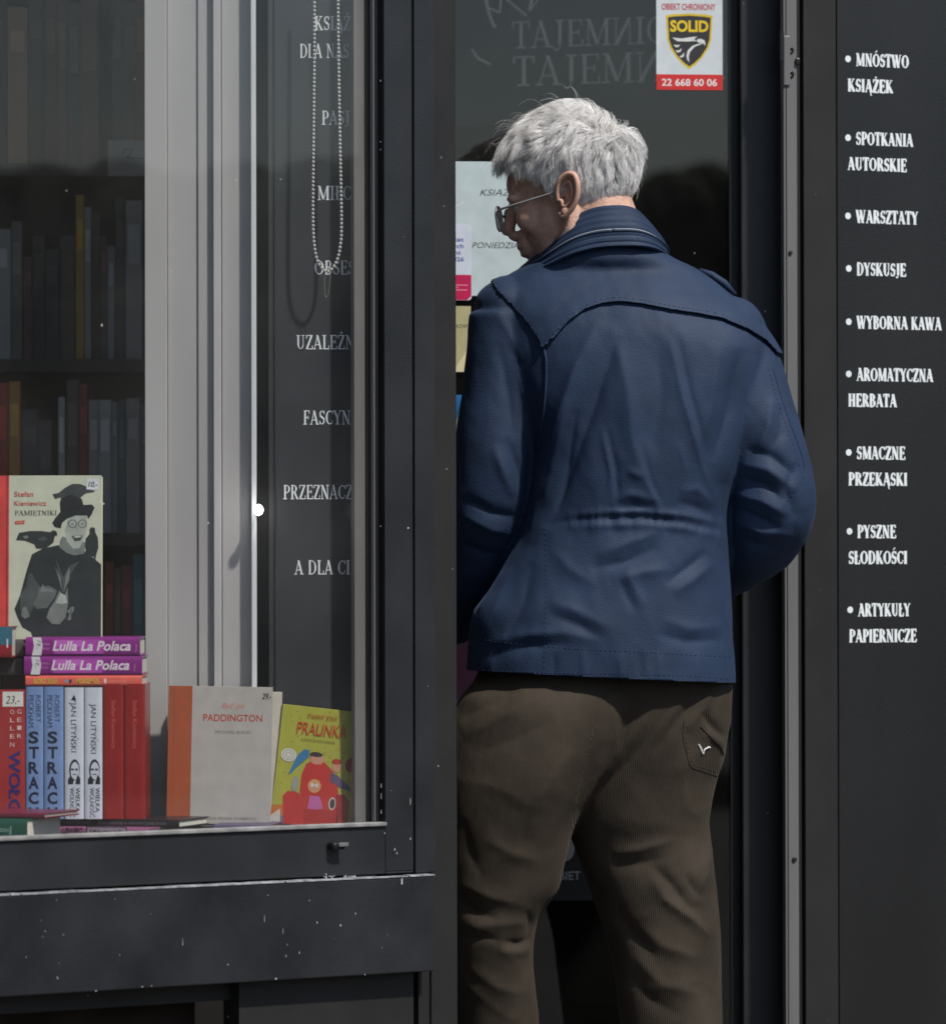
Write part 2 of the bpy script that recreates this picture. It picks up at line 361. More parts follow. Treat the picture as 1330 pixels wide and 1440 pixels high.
M_pave = mat('paving', (.09, .088, .084), .9, .2, var=.2, vscale=2, bump=.4, bscale=60)
M_render = mat('pale_render', (.50, .48, .45), .9, .2, var=.1, vscale=1, bump=.3, bscale=50)
M_room = mat('room_paint', (.10, .09, .085), .8, .2)
M_roomfloor = mat('room_floor', (.12, .08, .05), .5, .3, var=.3, vscale=4)
M_shelf = mat('shelf_board', (.055, .048, .045), .6, .3)
M_glass = glass_mat('window_glass', (.95, .95, .95), .009, 0, .75)
M_dglass = glass_mat('door_glass', (.92, .92, .92), .003, 0.0, 1.15)

# ================================================================ SETTING
MB().box(-250, 250, -250, 60, -.2, 0).build('pavement', M_pave, kind='structure')
rm = MB(); rm.box(-3.2, 3.4, 12.6, 12.8, 0, 3); rm.box(-3.4, -3.2, 7, 12.8, 0, 3); rm.box(3.4, 3.6, 10.8, 12.8, 0, 3)
rm.build('interior_walls', M_room, kind='structure')
MB().box(-3.2, 3.4, 9.6, 12.6, .004, .06).build('interior_floor', M_roomfloor, kind='structure')

WN = Frame(640, 8.60, 38.8)        # display window plane
RW = Frame(1127, 9.34, 26.3)       # wall with the lettering
DR = Frame(1040, 9.42, 7.0)        # glazed door

# ---- facade above the shopfront (out of the frame, keeps the sky out)
fa = MB(); a = WN.o + WN.u * -3.4; b = WN.o + WN.u * .03; c = RW.o; d = RW.o + RW.u * 3.5
poly = [a, b, c, d, d + Vector((0, 1.5, 0)), a + Vector((-.5, 3, 0))]
fa.add([(p.x, p.y, 2.6) for p in poly] + [(p.x, p.y, 7.5) for p in poly], [tuple(range(6)), tuple(range(11, 5, -1))] + [(i, i + 6, (i + 1) % 6 + 6, (i + 1) % 6) for i in range(6)])
fa.build('shop_facade', M_render, label='pale rendered upper wall of the building above the bookshop front', cat='building')

ce = MB(); pc = [WN.o + WN.u * -3.3 + WN.v * .1, b + WN.v * .1, RW.o + Vector((0, .1, 0)), d + Vector((-.05, .1, 0)), Vector((3.4, 12.6, 0)), Vector((-3.2, 12.6, 0))]
ce.add([(p.x, p.y, 2.45) for p in pc] + [(p.x, p.y, 2.59) for p in pc], [tuple(range(6)), tuple(range(11, 5, -1))] + [(i, i + 6, (i + 1) % 6 + 6, (i + 1) % 6) for i in range(6)])
ce.build('interior_ceiling', M_room, kind='structure')
# ---- display window
win = WN.empty('shop_window', 'large dark grey framed display window full of books left of the man', 'window')
s525 = WN.s_(527); s_l = -2.6; zg = WN.z_(527, 1162); zl = WN.z_(600, 1229, -.025); zb = WN.z_(608, 1366, -.03); ztop = 2.6
s575 = WN.s_(575); s603 = WN.s_(603); s588 = WN.s_(588); sE = WN.s_(640); s609 = WN.s_(609, -.03)
MB().box(s525 + .011, s575 - .0012, -.012, .045, zg - .07, ztop).build('stile', M_frame, win, bevel=.0015)
MB().box(s575, s603, -.016, .045, zl + .001, ztop).build('stile', M_frame, win, bevel=.0015)
MB().box(s_l, s525 + .0105, -.012, .045, zl + .0015, zg).build('bottom_rail', M_frame, win, bevel=.002)
MB().box(s525 + .0112, s575 - .0012, -.0115, .044, zl + .0015, zg - .0705).build('bottom_rail', M_frame, win, bevel=.001)
MB().box(s525 - .004, s525 + .0108, .004, .05, zg + .0005, ztop).build('gasket', M_black, win)
MB().box(s525 - .0045, s525 - .0028, -.004, .003, zg + .008, ztop).build('glazing_bead', M_strip, win)
MB().box(s_l, s525 + .010, -.017, .004, zg + .0003, zg + .0065).build('dusty_ledge', M_dust, win, bevel=.0015)
MB().box(s_l, s525 - .005, .010, .016, zg + .001, ztop).build('glass_pane', M_glass, win)
sb = MB().box(s_l, s609, -.032, .05, zb, zl - .0035); sb.build('sill_box', M_box, win, bevel=.002)
we = MB(); x = s_l
while x < s609:
    L_ = random.uniform(.01, .06); h_ = random.uniform(.0012, .0026)
    we.box(x, min(x + L_, s609 + .001), -.0335, -.014, zl - .003, zl - .003 + h_); x += L_ + random.choice([0, 0, .0005, .003])
we.build('worn_edge', M_worn, win)
lt = MB(); kx, kz = WN.hit(478, 1190, -.03); lt.box(kx - .012, kx + .012, -.03, -.010, kz - .006, kz + .006); lt.build('latch', M_black, win, bevel=.004)
lt = MB().box(kx - .004, kx + .014, -.034, -.0302, kz - .001, kz + .005); lt.build('latch_plate', M_strip, win, bevel=.001)
# apron wall below the box
ap = WN.empty('apron_wall', 'plain dark panel below the window box beside the seam', 'panel')
s335 = WN.s_(335); s580 = WN.s_(580); s587 = WN.s_(587)
MB().box(s335, s580, .0, .04, 0.0, zb - .002).build('panel', M_post, ap)
MB().box(s580, s587, .012, .04, 0.0, zb - .002).build('seam', M_black, ap)
M_brown = mat('brown_board', (.028, .020, .016), .8, .2, var=.4, vscale=10)
MB().box(s_l, s335 - .01, .10, .13, 0.0, zb - .002).build('recessed_board', M_brown, ap)
MB().box(s_l, s335 - .001, .02, .099, zb - .03, zb - .002).build('rail', M_post, ap)
# post
MB().box(s603 + .0006, sE, -.004, .07, 0, ztop).build('door_post', M_post, None, bevel=.002, label='flat dark grey post between the display window and the entrance', cat='post').matrix_world = Matrix.Translation(WN.o) @ Matrix.Rotation(WN.th, 4, 'Z')
MB().box(s587 + .0005, s603, .0, .07, 0, zl - .003).build('lower_post', M_post, None, bevel=.001, label='dark post foot below the end of the window box', cat='post').matrix_world = Matrix.Translation(WN.o) @ Matrix.Rotation(WN.th, 4, 'Z')
# paint chips: tiny pale flakes along worn edges of the frame and box
ch = MB()
def chip(px, py, dd, sx=.0012, sz=.0012, jit=0):
    s, z = WN.hit(px, py, dd); ch.add([(s + random.uniform(-1, 1) * sx * .3 - sx, dd, z - sz * random.uniform(.6, 1)), (s + sx, dd, z - sz * random.uniform(.3, 1)), (s + sx * random.uniform(.2, 1), dd, z + sz), (s - sx * .6, dd, z + sz * random.uniform(.5, 1))], [(0, 1, 2, 3)])
for x, y, a_, b_ in [(535, 113, .6, 1.5), (535, 199, .6, 1), (535, 210, .6, 1), (535, 740, .6, 1), (536, 1105, .5, 4), (536, 1120, .5, 5), (536, 1142, .5, 4), (577, 1128, .5, 6), (577, 1180, .8, 2), (555, 1195, 1, 2), (541, 1172, .7, 1.5), (558, 1200, .7, 2), (550, 1112, .6, .6), (372, 1293, .35, 7), (257, 1325, .4, 6), (398, 1310, .35, 5), (421, 1340, .6, 2), (446, 1298, .8, 2), (479, 1302, 1.3, 2), (537, 1333, .7, .7), (602, 965, .7, .7), (565, 1240, 1.5, 6), (388, 1377, 2, 1.5), (200, 1388, 1.4, 1), (213, 1387, .9, .9), (135, 1394, 1.5, .8), (513, 1371, 1, .7), (60, 1318, .8, .5), (83, 1355, .7, .7), (545, 1315, .6, .6), (500, 1285, .7, 1.4), (402, 1345, .6, 2)]:
    chip(x, y, -.0325 if y > 1230 else -.0166, a_ * .001, b_ * .001)
for k in range(26): chip(random.uniform(455, 500), random.gauss(1233, 1), -.0336, .0014, .0010)
for k in range(8): chip(random.uniform(20, 600), random.uniform(1240, 1380), -.0325, random.uniform(.0003, .0009), random.uniform(.0003, .0012))
o = ch.build('paint_chips', pmat((175, 178, 180), .7), win, fix=False); o['kind'] = 'stuff'

# ---- return wall of the recess, behind the post
MB().box(-.135, -.105, 8.72, 9.46, 0, 2.6).build('recess_side_wall', M_post, None, label='dark side wall of the entrance recess behind the post', cat='wall')

# ---- things inside the display
Mgrey = M_alu
pl = empty('display_pillar', P(283, 1100, 8.57) * 1, label='pale grey profiled upright pillar inside the window behind the books', cat='pillar'); pl.location.z = .0
ox = pl.location.x
def pbox(x0, x1, d0, d1, name, m, z0=.55, z1=2.6):
    X0 = P(x0, 720, 8.57).x - ox; X1 = P(x1, 720, 8.57).x - ox; return MB().box(X0, X1, d0, d1, z0, z1).build(name, m, pl, bevel=.0012)
pbox(205, 236, -.02, .05, 'board', mat('pillar_front', (.46, .455, .445), .5, .4, var=.06, vscale=3, stretch=(1, 1, .3)))
pbox(236.4, 279, -.006, .05, 'board', Mgrey); pbox(279.4, 301, -.010, .05, 'board', Mgrey); pbox(301.4, 312, -.022, .05, 'bead', mat('pillar_bead', (.50, .50, .50), .4, .5, var=.05)); pbox(312.8, 354, -.008, .05, 'board', Mgrey)
pbox(354.6, 361.5, -.030, .05, 'edge_strip', mat('white_edge', (.72, .75, .76), .35, .5, var=.05))
pbox(361.8, 378, .0, .05, 'dark_edge', M_black)
glint_root = empty('sun_glint', P(363, 717, 8.518), label='small glowing body added for the sun glint on the white edge of the window pillar', cat='sun glint')  # sun glint on the strip, added as a glowing body; no lamp here
em = bpy.data.materials.new('glint_emission'); em.use_nodes = True; en = em.node_tree.nodes['Principled BSDF']; en.inputs['Emission Color'].default_value = (1, .98, .93, 1); en.inputs['Emission Strength'].default_value = 30
MB().ell((0, 0, 0), (.0075, .006, .0085), nu=20, nv=14).build('glint_glow', em, glint_root, smooth=True)
MB().tube([(0, .004, 0), (0, .022, .002)], [.006, .004], 12).build('clip', M_black, glint_root, smooth=True)  # dark backing added behind the glowing glint, not a real clip

# text board in the window
TB = Frame(378, 8.54, 0.0)
tb = TB.empty('text_board', 'dark glossy board with white capitals inside the window behind the bead chain', 'sign')
zbb = P(400, 1006, 8.54).z
MB().box(0, TB.s_(531), 0, .012, zbb, 2.6).build('board', mat('glossy_dark_board', (.055, .060, .066), .12, .6, var=.1), tb)
MB().box(TB.s_(386), TB.s_(387.2), -.002, -.0002, zbb, 2.6).build('board_line', M_post, tb)
art = Art(lambda a_, b_, l: (a_, -l, b_))
for txt, x, yb, cap, wpx, n in [('KSIĄŻKI', 442, 42, 20, 75, 7), ('DLA NAS TO', 421, 81, 20, 104, 9), ('PASJA', 452, 175, 20, 56, 5), ('MIŁOŚĆ', 446, 281, 20, 78, 6), ('OBSESJA', 442, 386, 20, 84, 7), ('UZALEŻNIENIE', 416, 491, 20, 140, 12), ('FASCYNACJA', 426, 597, 20, 118, 10), ('PRZEZNACZENIE', 398, 702, 20, 146, 13), ('A DLA CIEBIE?', 414, 808, 20, 135, 12)]:
    s0, z0 = TB.hit(x, yb); k = TB.s_(101) - TB.s_(100); h = (cap) * k
    art.serif(txt, s0, z0, h, wpx * k * .94, (240, 245, 247), T=.145, t=.06)
art.done(tb, 'lettering')
# grey jamb strip inside the glass, in front of the board's right end
MB().box(WN.s_(498.5, .0175), s525 - .005, .0175, .026, zg, 2.6).build('inner_jamb', mat('jamb_grey', (.17, .165, .16), .5, .4, var=.1), None, label='narrow grey inner jamb covering the ends of the white words', cat='window jamb').matrix_world = Matrix.Translation(WN.o) @ Matrix.Rotation(WN.th, 4, 'Z')

# bead chain hung in a loop, with a safety pin
bc = empty('bead_chain', P(460, 380, 8.495), label='looped white bead chain hanging in the window with a pin at its end', cat='chain')
loop = spline([(442, -30), (442, 60), (441, 180), (440, 300), (442, 345), (447, 368), (456, 380), (463, 381), (472, 370), (478, 348), (480, 310), (478, 200), (476, 80), (475, -30)], 24)
acc = [0]
for p_, q_ in zip(loop, loop[1:]): acc.append(acc[-1] + math.dist(p_, q_))
bm = MB().ell((0, 0, 0), (.0026, .0026, .0029), nu=10, nv=7).mesh('bead'); bm.materials.append(mat('bead_plastic', (.46, .46, .44), .35, .5, var=.03)); bm.polygons.foreach_set('use_smooth', [True] * len(bm.polygons))
cordp = []
for k in range(int(acc[-1] / 5.6)):
    d_ = k * 5.6; i = max(0, min(len(loop) - 2, int(np.searchsorted(acc, d_)) - 1)); t = (d_ - acc[i]) / max(1e-6, acc[i + 1] - acc[i])
    p_ = (loop[i][0] + (loop[i + 1][0] - loop[i][0]) * t, loop[i][1] + (loop[i + 1][1] - loop[i][1]) * t)
    o = link('bead', bm, None, bc); o.location = P(p_[0], p_[1], 8.495) - bc.location; cordp.append(o.location.copy())
MB().tube(cordp, .0006, 6).build('cord', M_strip, bc)
pin = [P(x, y, 8.495) - bc.location for x, y in spline([(463, 378), (457, 384), (457, 412), (459, 417), (462, 412), (465, 384), (463, 378)], 6)]
MB().tube(pin, .0006, 6).build('safety_pin', mat('brass', (.7, .62, .45), .3, .5, metal=1, var=.02), bc, smooth=True)

# display base
MB().box(-1.9, -.19, 8.03, 9.0, .54, .600).build('display_base', mat('base_board', (.05, .05, .05), .6, .3), None, label='dark base board carrying the books inside the window', cat='shelf')
for o in [bpy.data.objects['display_base']]:
    bmm = bmesh.new(); bmm.from_mesh(o.data)
    bmesh.ops.bisect_plane(bmm, geom=bmm.verts[:] + bmm.edges[:] + bmm.faces[:], plane_co=WN.o + WN.v * .055, plane_no=WN.v, clear_inner=True)
    bmm.to_mesh(o.data); bmm.free()
BZ = .600

# ---------------------------------------------------------------- books
PAGE = mat('page_block', (.62, .60, .52), .8, .2, var=.15, vscale=300, stretch=(1, 1, 1))
def book(label, w_, h_, t, cover, spine=None, group=None, cat='book', page=None, rough=.4, rnd=True, hinge=0):
    r = empty('book', (0, 0, 0), label=label, cat=cat, group=group)
    cm = pmat(cover, rough); c = .0022
    MB().box(.001, w_, 0, c, 0, h_).build('front_cover', cm, r, bevel=.0005)
    MB().box(.001, w_, t - c, t, 0, h_).build('back_cover', cm, r, bevel=.0005)
    n = 16; ring = []
    for k in range(n + 1):
        a_ = math.pi * k / n; ring.append((-(.0020 if rnd else .0006) * (1 - abs(math.cos(a_)) ** 5) + .0005, t / 2 - t / 2 * math.cos(a_)))
    m = MB(); m.add([(x, y, 0) for x, y in ring] + [(x, y, h_) for x, y in ring] + [(x + .002, y, 0) for x, y in ring] + [(x + .002, y, h_) for x, y in ring],
        [(k, k + 1, k + n + 2, k + n + 1) for k in range(n)] + [(k + 2 * n + 2, k + 3 * n + 3, k + 3 * n + 4, k + 2 * n + 3) for k in range(n)])
    m.build('spine', pmat(spine or cover, rough), r, smooth=True, fix=False)
    MB().box(.0035, w_ - .003, c + .0002, t - c - .0002, .002, h_ - .002).build('pages', page or PAGE, r)
    r['w'] = w_; r['h'] = h_; r['t'] = t; r['rn'] = .0020 if rnd else .0006
    return r
def front_art(b): return Art(lambda a_, c_, l: (a_, -l, c_))
def spine_art(b):
    t = b['t']; rn = b['rn']
    return Art(lambda a_, c_, l: (-rn + .0004 - l, t - a_, c_))
def clean(b):
    for k in ('w', 'h', 't', 'rn'): del b[k]
def stand_front(b, px0, py_bot, Y, yaw=0, lean=0, roll=0):
    p = P(px0, py_bot, Y); b.location = p; b.rotation_euler = (R(-lean), R(roll), R(yaw)); return b
def stand_spine(b, px_left, py_bot, Y, yaw=0, roll=0):
    b.location = P(px_left, py_bot, Y); b.rotation_mode = 'QUATERNION'
    # local x -> +Y, local y -> -X ; spine's left edge is y=t
    M = Matrix(((0, -1, 0), (1, 0, 0), (0, 0, 1)))
    M = Matrix.Rotation(R(yaw), 3, 'Z') @ Matrix.Rotation(R(roll), 3, 'Y') @ M; b.rotation_quaternion = M.to_quaternion(); b.location += M @ Vector((0, -b['t'], 0)); return b
def lay_spine(b, px_left, py_bot, Y, yaw=0, roll=0):
    M = Matrix(((0, 0, 1), (1, 0, 0), (0, 1, 0)))
    M = Matrix.Rotation(R(yaw), 3, 'Z') @ Matrix.Rotation(R(roll), 3, 'Y') @ M
    b.location = P(px_left, py_bot, Y); b.rotation_mode = 'QUATERNION'; b.rotation_quaternion = M.to_quaternion(); return b

def ppm(Y): return F / Y
# --- memoir with a hatted man and pigeons on its cover
Y = 8.40; k = 1 / ppm(Y)
bk = book('cream hardback with a red spine edge showing a man in a hat with pigeons', 150 * k, 232 * k, .03, (200, 205, 182), (205, 70, 66), rnd=False)
A = front_art(bk); H = 232 * k
q = lambda x, y: ((x + 8) * k, (900 - y) * k)      # photo pixels on the cover
A.poly([q(-8, 900), q(12, 900), q(12, 668), q(-8, 668)], (205, 72, 68))
A.poly([q(8, 900), q(10, 900), q(10, 668), q(8, 668)], (150, 40, 42))
S_ = 1 / 5.76
def z2(pts): return [q(x * S_, 650 + y * S_) for x, y in pts]
DK = (46, 52, 52); D2 = (74, 82, 80); D3 = (118, 126, 120); LT = (168, 176, 166)
A.poly(z2([(270, 1440), (250, 1380), (180, 1340), (140, 1260), (115, 1190), (160, 1080), (215, 870), (255, 745), (340, 700), (470, 670), (560, 740), (690, 720), (760, 780), (818, 830), (818, 1440)]), DK)
A.poly(z2([(500, 600), (480, 640), (480, 690), (540, 735), (600, 755), (680, 740), (690, 650), (660, 640)]), D3)
A.poly(z2([(545, 450), (520, 560), (540, 640), (590, 700), (640, 695), (690, 600), (705, 500), (690, 430), (600, 420)]), LT)
A.poly(z2([(575, 595), (600, 640), (650, 635), (668, 590), (620, 598)]), (70, 74, 72)); A.poly(z2([(590, 600), (610, 612), (650, 606), (656, 596), (620, 600)]), (210, 214, 204))
A.poly(z2([(598, 520), (615, 545), (632, 545), (630, 500), (618, 480)]), (150, 158, 148))
for cx in (583, 664):
    for rr, cc in ((34, DK), (28, LT)): A.disc(*z2([(cx, 497)])[0], rr * S_ * k, rr * S_ * k, cc)
    A.disc(*z2([(cx, 500)])[0], 9 * S_ * k, 6 * S_ * k, D2)
A.line(z2([(545, 488), (560, 490)]), .0006, DK); A.line(z2([(612, 490), (640, 490)]), .0006, DK)
A.poly(z2([(485, 400), (480, 330), (490, 285), (560, 262), (630, 268), (660, 300), (672, 345), (740, 340), (762, 365), (740, 420), (712, 460), (700, 430), (610, 430), (540, 455), (500, 490), (488, 535), (440, 525), (420, 490), (440, 455)]), (40, 44, 44))
A.line(z2([(486, 385), (560, 395), (668, 350)]), .0009, (26, 28, 28))
A.poly(z2([(420, 255), (440, 295), (500, 280), (560, 262), (600, 268), (640, 290), (690, 250), (760, 240), (765, 228), (700, 215), (690, 190), (640, 172), (580, 172), (520, 205), (470, 245)]), (62, 68, 66))
A.poly(z2([(125, 630), (150, 570), (240, 555), (330, 555), (400, 565), (430, 548), (455, 560), (462, 590), (440, 600), (430, 650), (380, 690), (340, 700), (290, 700), (275, 665), (200, 635)]), (50, 56, 54))
A.poly(z2([(180, 600), (215, 590), (230, 612), (200, 618)]), D3); A.poly(z2([(300, 620), (350, 600), (390, 625), (330, 640)]), D2)
A.poly(z2([(720, 545), (735, 525), (765, 530), (770, 570), (790, 610), (795, 690), (775, 760), (772, 800), (755, 765), (700, 750), (685, 680), (690, 620), (722, 580)]), (48, 52, 50))
A.poly(z2([(450, 780), (470, 900), (500, 960), (505, 1060), (520, 1060), (545, 940), (600, 860), (640, 800), (560, 840), (510, 930), (480, 850)]), D2)
A.poly(z2([(440, 840), (480, 960), (505, 1060), (490, 940)]), D3); A.poly(z2([(560, 850), (530, 930), (515, 1050), (560, 950)]), D3)
A.poly(z2([(235, 900), (260, 900), (285, 960), (320, 1000), (330, 1060), (290, 1120), (240, 1240), (200, 1270), (165, 1200), (160, 1080), (210, 1000)]), D2)
A.poly(z2([(320, 1010), (400, 1000), (460, 1040), (440, 1100), (380, 1180), (300, 1190), (265, 1150), (300, 1090)]), (96, 104, 100))
A.poly(z2([(345, 985), (360, 1020), (420, 1025), (440, 1050), (380, 1050), (325, 1050)]), D3)
A.poly(z2([(480, 1040), (440, 1130), (400, 1190), (375, 1260), (420, 1310), (480, 1315), (530, 1260), (550, 1150), (545, 1010), (520, 1090)]), D3)
A.poly(z2([(490, 1060), (450, 1140), (500, 1150), (545, 1140), (530, 1080)]), LT)
A.poly(z2([(540, 1210), (580, 1170), (600, 1175), (595, 1210), (560, 1250), (545, 1280), (575, 1280), (570, 1240)]), D3)
A.poly(z2([(180, 1180), (210, 1170), (240, 1250), (200, 1270), (170, 1240)]), D3)
A.sans('Stefan', *z2([(110, 274)])[0], 40 * S_ * k, 155 * S_ * k, (196, 88, 74), bold=.008)
A.sans('Kieniewicz', *z2([(110, 348)])[0], 38 * S_ * k, 262 * S_ * k, (196, 88, 74), bold=.008)
A.serif('PAMIĘTNIKI', *z2([(113, 427)])[0], 38 * S_ * k, 345 * S_ * k, (60, 66, 64), T=.13, t=.05)
A.poly(z2([(117, 475), (197, 468), (192, 498), (117, 501)]), (198, 84, 60)); A.sans('ZNAK', *z2([(128, 494)])[0], 15 * S_ * k, 56 * S_ * k, (225, 180, 160))
A.poly(z2([(697, 128), (795, 128), (795, 218), (697, 218)]), (215, 220, 222)); A.sans('10,-', *z2([(708, 196)])[0], 40 * S_ * k, 78 * S_ * k, (10, 10, 12), bold=.02, shear=.35)
A.done(bk, 'cover_print', var=.2); clean(bk); stand_front(bk, -8, 900, Y, 0, 4)
bk.location = P(-8, 900, Y)

# --- row of standing books, spines to the glass
Y = 8.33; k = 1 / ppm(Y); HB = 214; base = 1152; BZ2 = P(100, base, Y).z
row = []
def spined(label, x0, x1, top, cover, group=None, Yo=0, roll=0, spine=None, rough=.35):
    b = book(label, .14, (base - top) * k, (x1 - x0 - .6) * k, cover, spine, group, rough=rough); b['x0'] = x0
    stand_spine(b, x0, base, Y + Yo, 0, roll); del b['x0']; return b
b = spined('red book with blue block capitals and a 23 price sticker, leftmost standing', -14, 36, 970, (164, 52, 52)); A = spine_art(b); h0 = lambda y: (base - y) * k
A.rect(18 * k, h0(994), 47 * k, h0(973), (222, 222, 214)); A.sans('23,-', 22 * k, h0(990), 11 * k, 20 * k, (30, 30, 32), shear=.25)
for i, c_ in enumerate('GEIR'): A.sans(c_, (41.5 - 3) * k, h0(1004 + i * 11.5), 6 * k, 6 * k, (225, 200, 195), rot=0)
for i, c_ in enumerate('POLLEN'): A.sans(c_, (31.5 - 3) * k, h0(993 + i * 11.5), 6 * k, 6 * k, (225, 200, 195))
A.sans('WOŁGA', 27 * k, h0(1056), 15 * k, 108 * k, (52, 44, 110), rot=-90, bold=.03); A.done(b, 'spine_print'); clean(b)
for i, (x0, x1) in enumerate([(36.5, 61.5), (62, 90)]):
    b = spined(['blue book with stacked black capitals, beside the red book with the price sticker', 'blue book with stacked black capitals, beside the white books'][i], x0, x1, 966, (122, 150, 196), 'pair of blue books'); A = spine_art(b)
    o_ = (3, 4)[i]
    A.sans('ROBERT', (o_ + 11) * k, h0(978), 7.2 * k, 38 * k, (70, 84, 116), rot=-90); A.sans('PECKHAM', (o_ + 1) * k, h0(978), 7.2 * k, 45 * k, (60, 74, 108), rot=-90)
    for j, c_ in enumerate('STRACH'): A.sans(c_, (o_ + (1 if c_ != 'T' else 1.5)) * k, h0(1045 + j * 21.3), 15.5 * k, 14 * k, (30, 38, 58), bold=.03)
    A.done(b, 'spine_print'); clean(b)
for i, (x0, x1) in enumerate([(91, 118.5), (119, 144.5)]):
    b = spined(['white book with a black portrait and a 4 mark, left one of the white pair', 'white book with a black portrait on its spine, right one of the white pair'][i], x0, x1, 967, (206, 214, 224), 'pair of white books'); A = spine_art(b)
    o_ = 9
    A.sans('JAN LITYŃSKI', o_ * k, h0(988 if i == 0 else 990), 7.6 * k, 70 * k, (34, 38, 44), rot=-90)
    if i == 0: A.sans('4', 10 * k, h0(988), 9 * k, 7 * k, (20, 20, 22), rot=10, bold=.02)
    c0 = (14 * k, h0(1083))
    A.disc(c0[0], c0[1], 7.5 * k, 15 * k, (40, 42, 46)); A.disc(c0[0] + .6 * k, c0[1] - 1.5 * k, 6 * k, 12.5 * k, (206, 214, 224)); A.rect(c0[0] - 5 * k, c0[1] - 1 * k, c0[0] - .8 * k, c0[1] + 2 * k, (60, 62, 66)); A.rect(c0[0] + .8 * k, c0[1] - 1 * k, c0[0] + 5 * k, c0[1] + 2 * k, (60, 62, 66))
    A.rect(c0[0] - 3 * k, c0[1] - 7 * k, c0[0] + 3 * k, c0[1] - 5.6 * k, (60, 62, 66))
    A.poly([(c0[0] - 9 * k, h0(1103)), (c0[0] - 2 * k, h0(1103)), (c0[0] - 1 * k, h0(1096)), (c0[0] - 6 * k, h0(1091)), (c0[0] - 9 * k, h0(1096))], (36, 38, 42)); A.poly([(c0[0] + 1 * k, h0(1103)), (c0[0] + 8 * k, h0(1103)), (c0[0] + 8 * k, h0(1094)), (c0[0] + 4 * k, h0(1090))], (36, 38, 42))
    A.sans('WIELKA', 15.5 * k, h0(1108), 6 * k, 34 * k, (50, 54, 60), rot=-90); A.sans('WOLNOŚĆ', 7.5 * k, h0(1108), 6 * k, 42 * k, (50, 54, 60), rot=-90)
    A.done(b, 'spine_print'); clean(b)
for i, (x0, x1) in enumerate([(145, 174.5), (175, 204.5)]):
    b = spined(['plain red book with faint lettering between the white books and its twin', 'plain red book with faint lettering at the right end of the row'][i], x0, x1, 962, (146, 36, 36), 'pair of red books', rough=.25); A = spine_art(b)
    A.sans('Stefan Kieniewicz', 12 * k, h0(985), 6 * k, 68 * k, (206, 96, 84), rot=-90); A.sans('PAMIĘTNIKI', 12.5 * k, h0(1068), 5 * k, 46 * k, (140, 34, 36), rot=-90); A.done(b, 'spine_print'); clean(b)
# --- three books lying on the row
def lay(label, x0, x1, ybot, ytop, cover, depth=.15, group=None, Yo=0, roll=0, page=None, yaw=0, Y_=8.33):
    kk = 1 / ppm(Y_ + Yo)
    b = book(label, depth, (x1 - x0) * kk, (ybot - ytop - .4) * kk, cover, None, group, page=page, rough=.3); lay_spine(b, x0, ybot, Y_ + Yo, yaw, roll); return b
def sp_h(b):                      # art along a lying spine: a along the length, c up
    rn, t = b['rn'], b['t']; return Art(lambda a_, c_, l: (-rn + .0004 - l, c_, a_))
GP = mat('grey_pages', (.20, .19, .18), .8, .2, var=.2, vscale=200)
b = lay('thin salmon paperback lying at the bottom of the small stack', 36, 200, 965, 950, (232, 106, 92)); A = sp_h(b)
A.sans('BÓRZ IDEĄ', 12 * k, 3.5 * k, 7 * k, 34 * k, (205, 190, 70), bold=.02); A.sans('MORZEM ZŁ', 72 * k, 3.5 * k, 7 * k, 32 * k, (205, 190, 70), bold=.02); A.disc(112 * k, 7 * k, 1.8 * k, 3.5 * k, (240, 225, 215)); A.disc(58 * k, 7 * k, 2.5 * k, 2.5 * k, (120, 170, 190)); A.disc(63 * k, 7 * k, 2 * k, 2.5 * k, (60, 60, 70)); A.sans('dowody na istnienie', 118 * k, 5.5 * k, 3 * k, 24 * k, (240, 170, 155)); A.done(b, 'spine_print'); clean(b)
MB().box(-.034, -.0005, .02, .14, .001, .012)
for i, (x0, x1, yb, yt) in enumerate([(34, 200, 949.6, 923), (36, 197, 922.6, 896)]):
    b = lay(['purple book with white script title, in the middle of the small stack', 'purple book with white script title, on top of the small stack'][i], x0, x1, yb, yt, (136, 44, 130), group='pair of purple books', roll=0); A = sp_h(b)
    A.rect(40 * k, 3 * k, 110 * k, 23 * k, (176, 76, 172)); A.rect(40 * k, 13 * k, 80 * k, 22 * k, (198, 104, 196))
    A.sans('Lulla La Polaca', 38 * k, 7.5 * k, 13 * k, 110 * k, (232, 220, 228), bold=.022, shear=.25); A.sans('J', 154 * k, 8 * k, 8 * k, 2 * k, (190, 140, 190)); A.sans('MAGDA', 24 * k, 15 * k, 3 * k, 11 * k, (210, 150, 205)); A.sans('STACHULA', 22 * k, 9 * k, 3 * k, 12 * k, (210, 150, 205))
    A.poly([(9 * k, .8 * k), (22 * k, .8 * k), (24 * k, 14 * k), (22 * k, 26 * k), (10 * k, 26 * k), (12 * k, 14 * k)], (214, 214, 216)); A.sans('19,-', 16.5 * k, 22 * k, 6 * k, 12 * k, (60, 60, 64), rot=-100, shear=.2)
    A.done(b, 'spine_print'); clean(b)
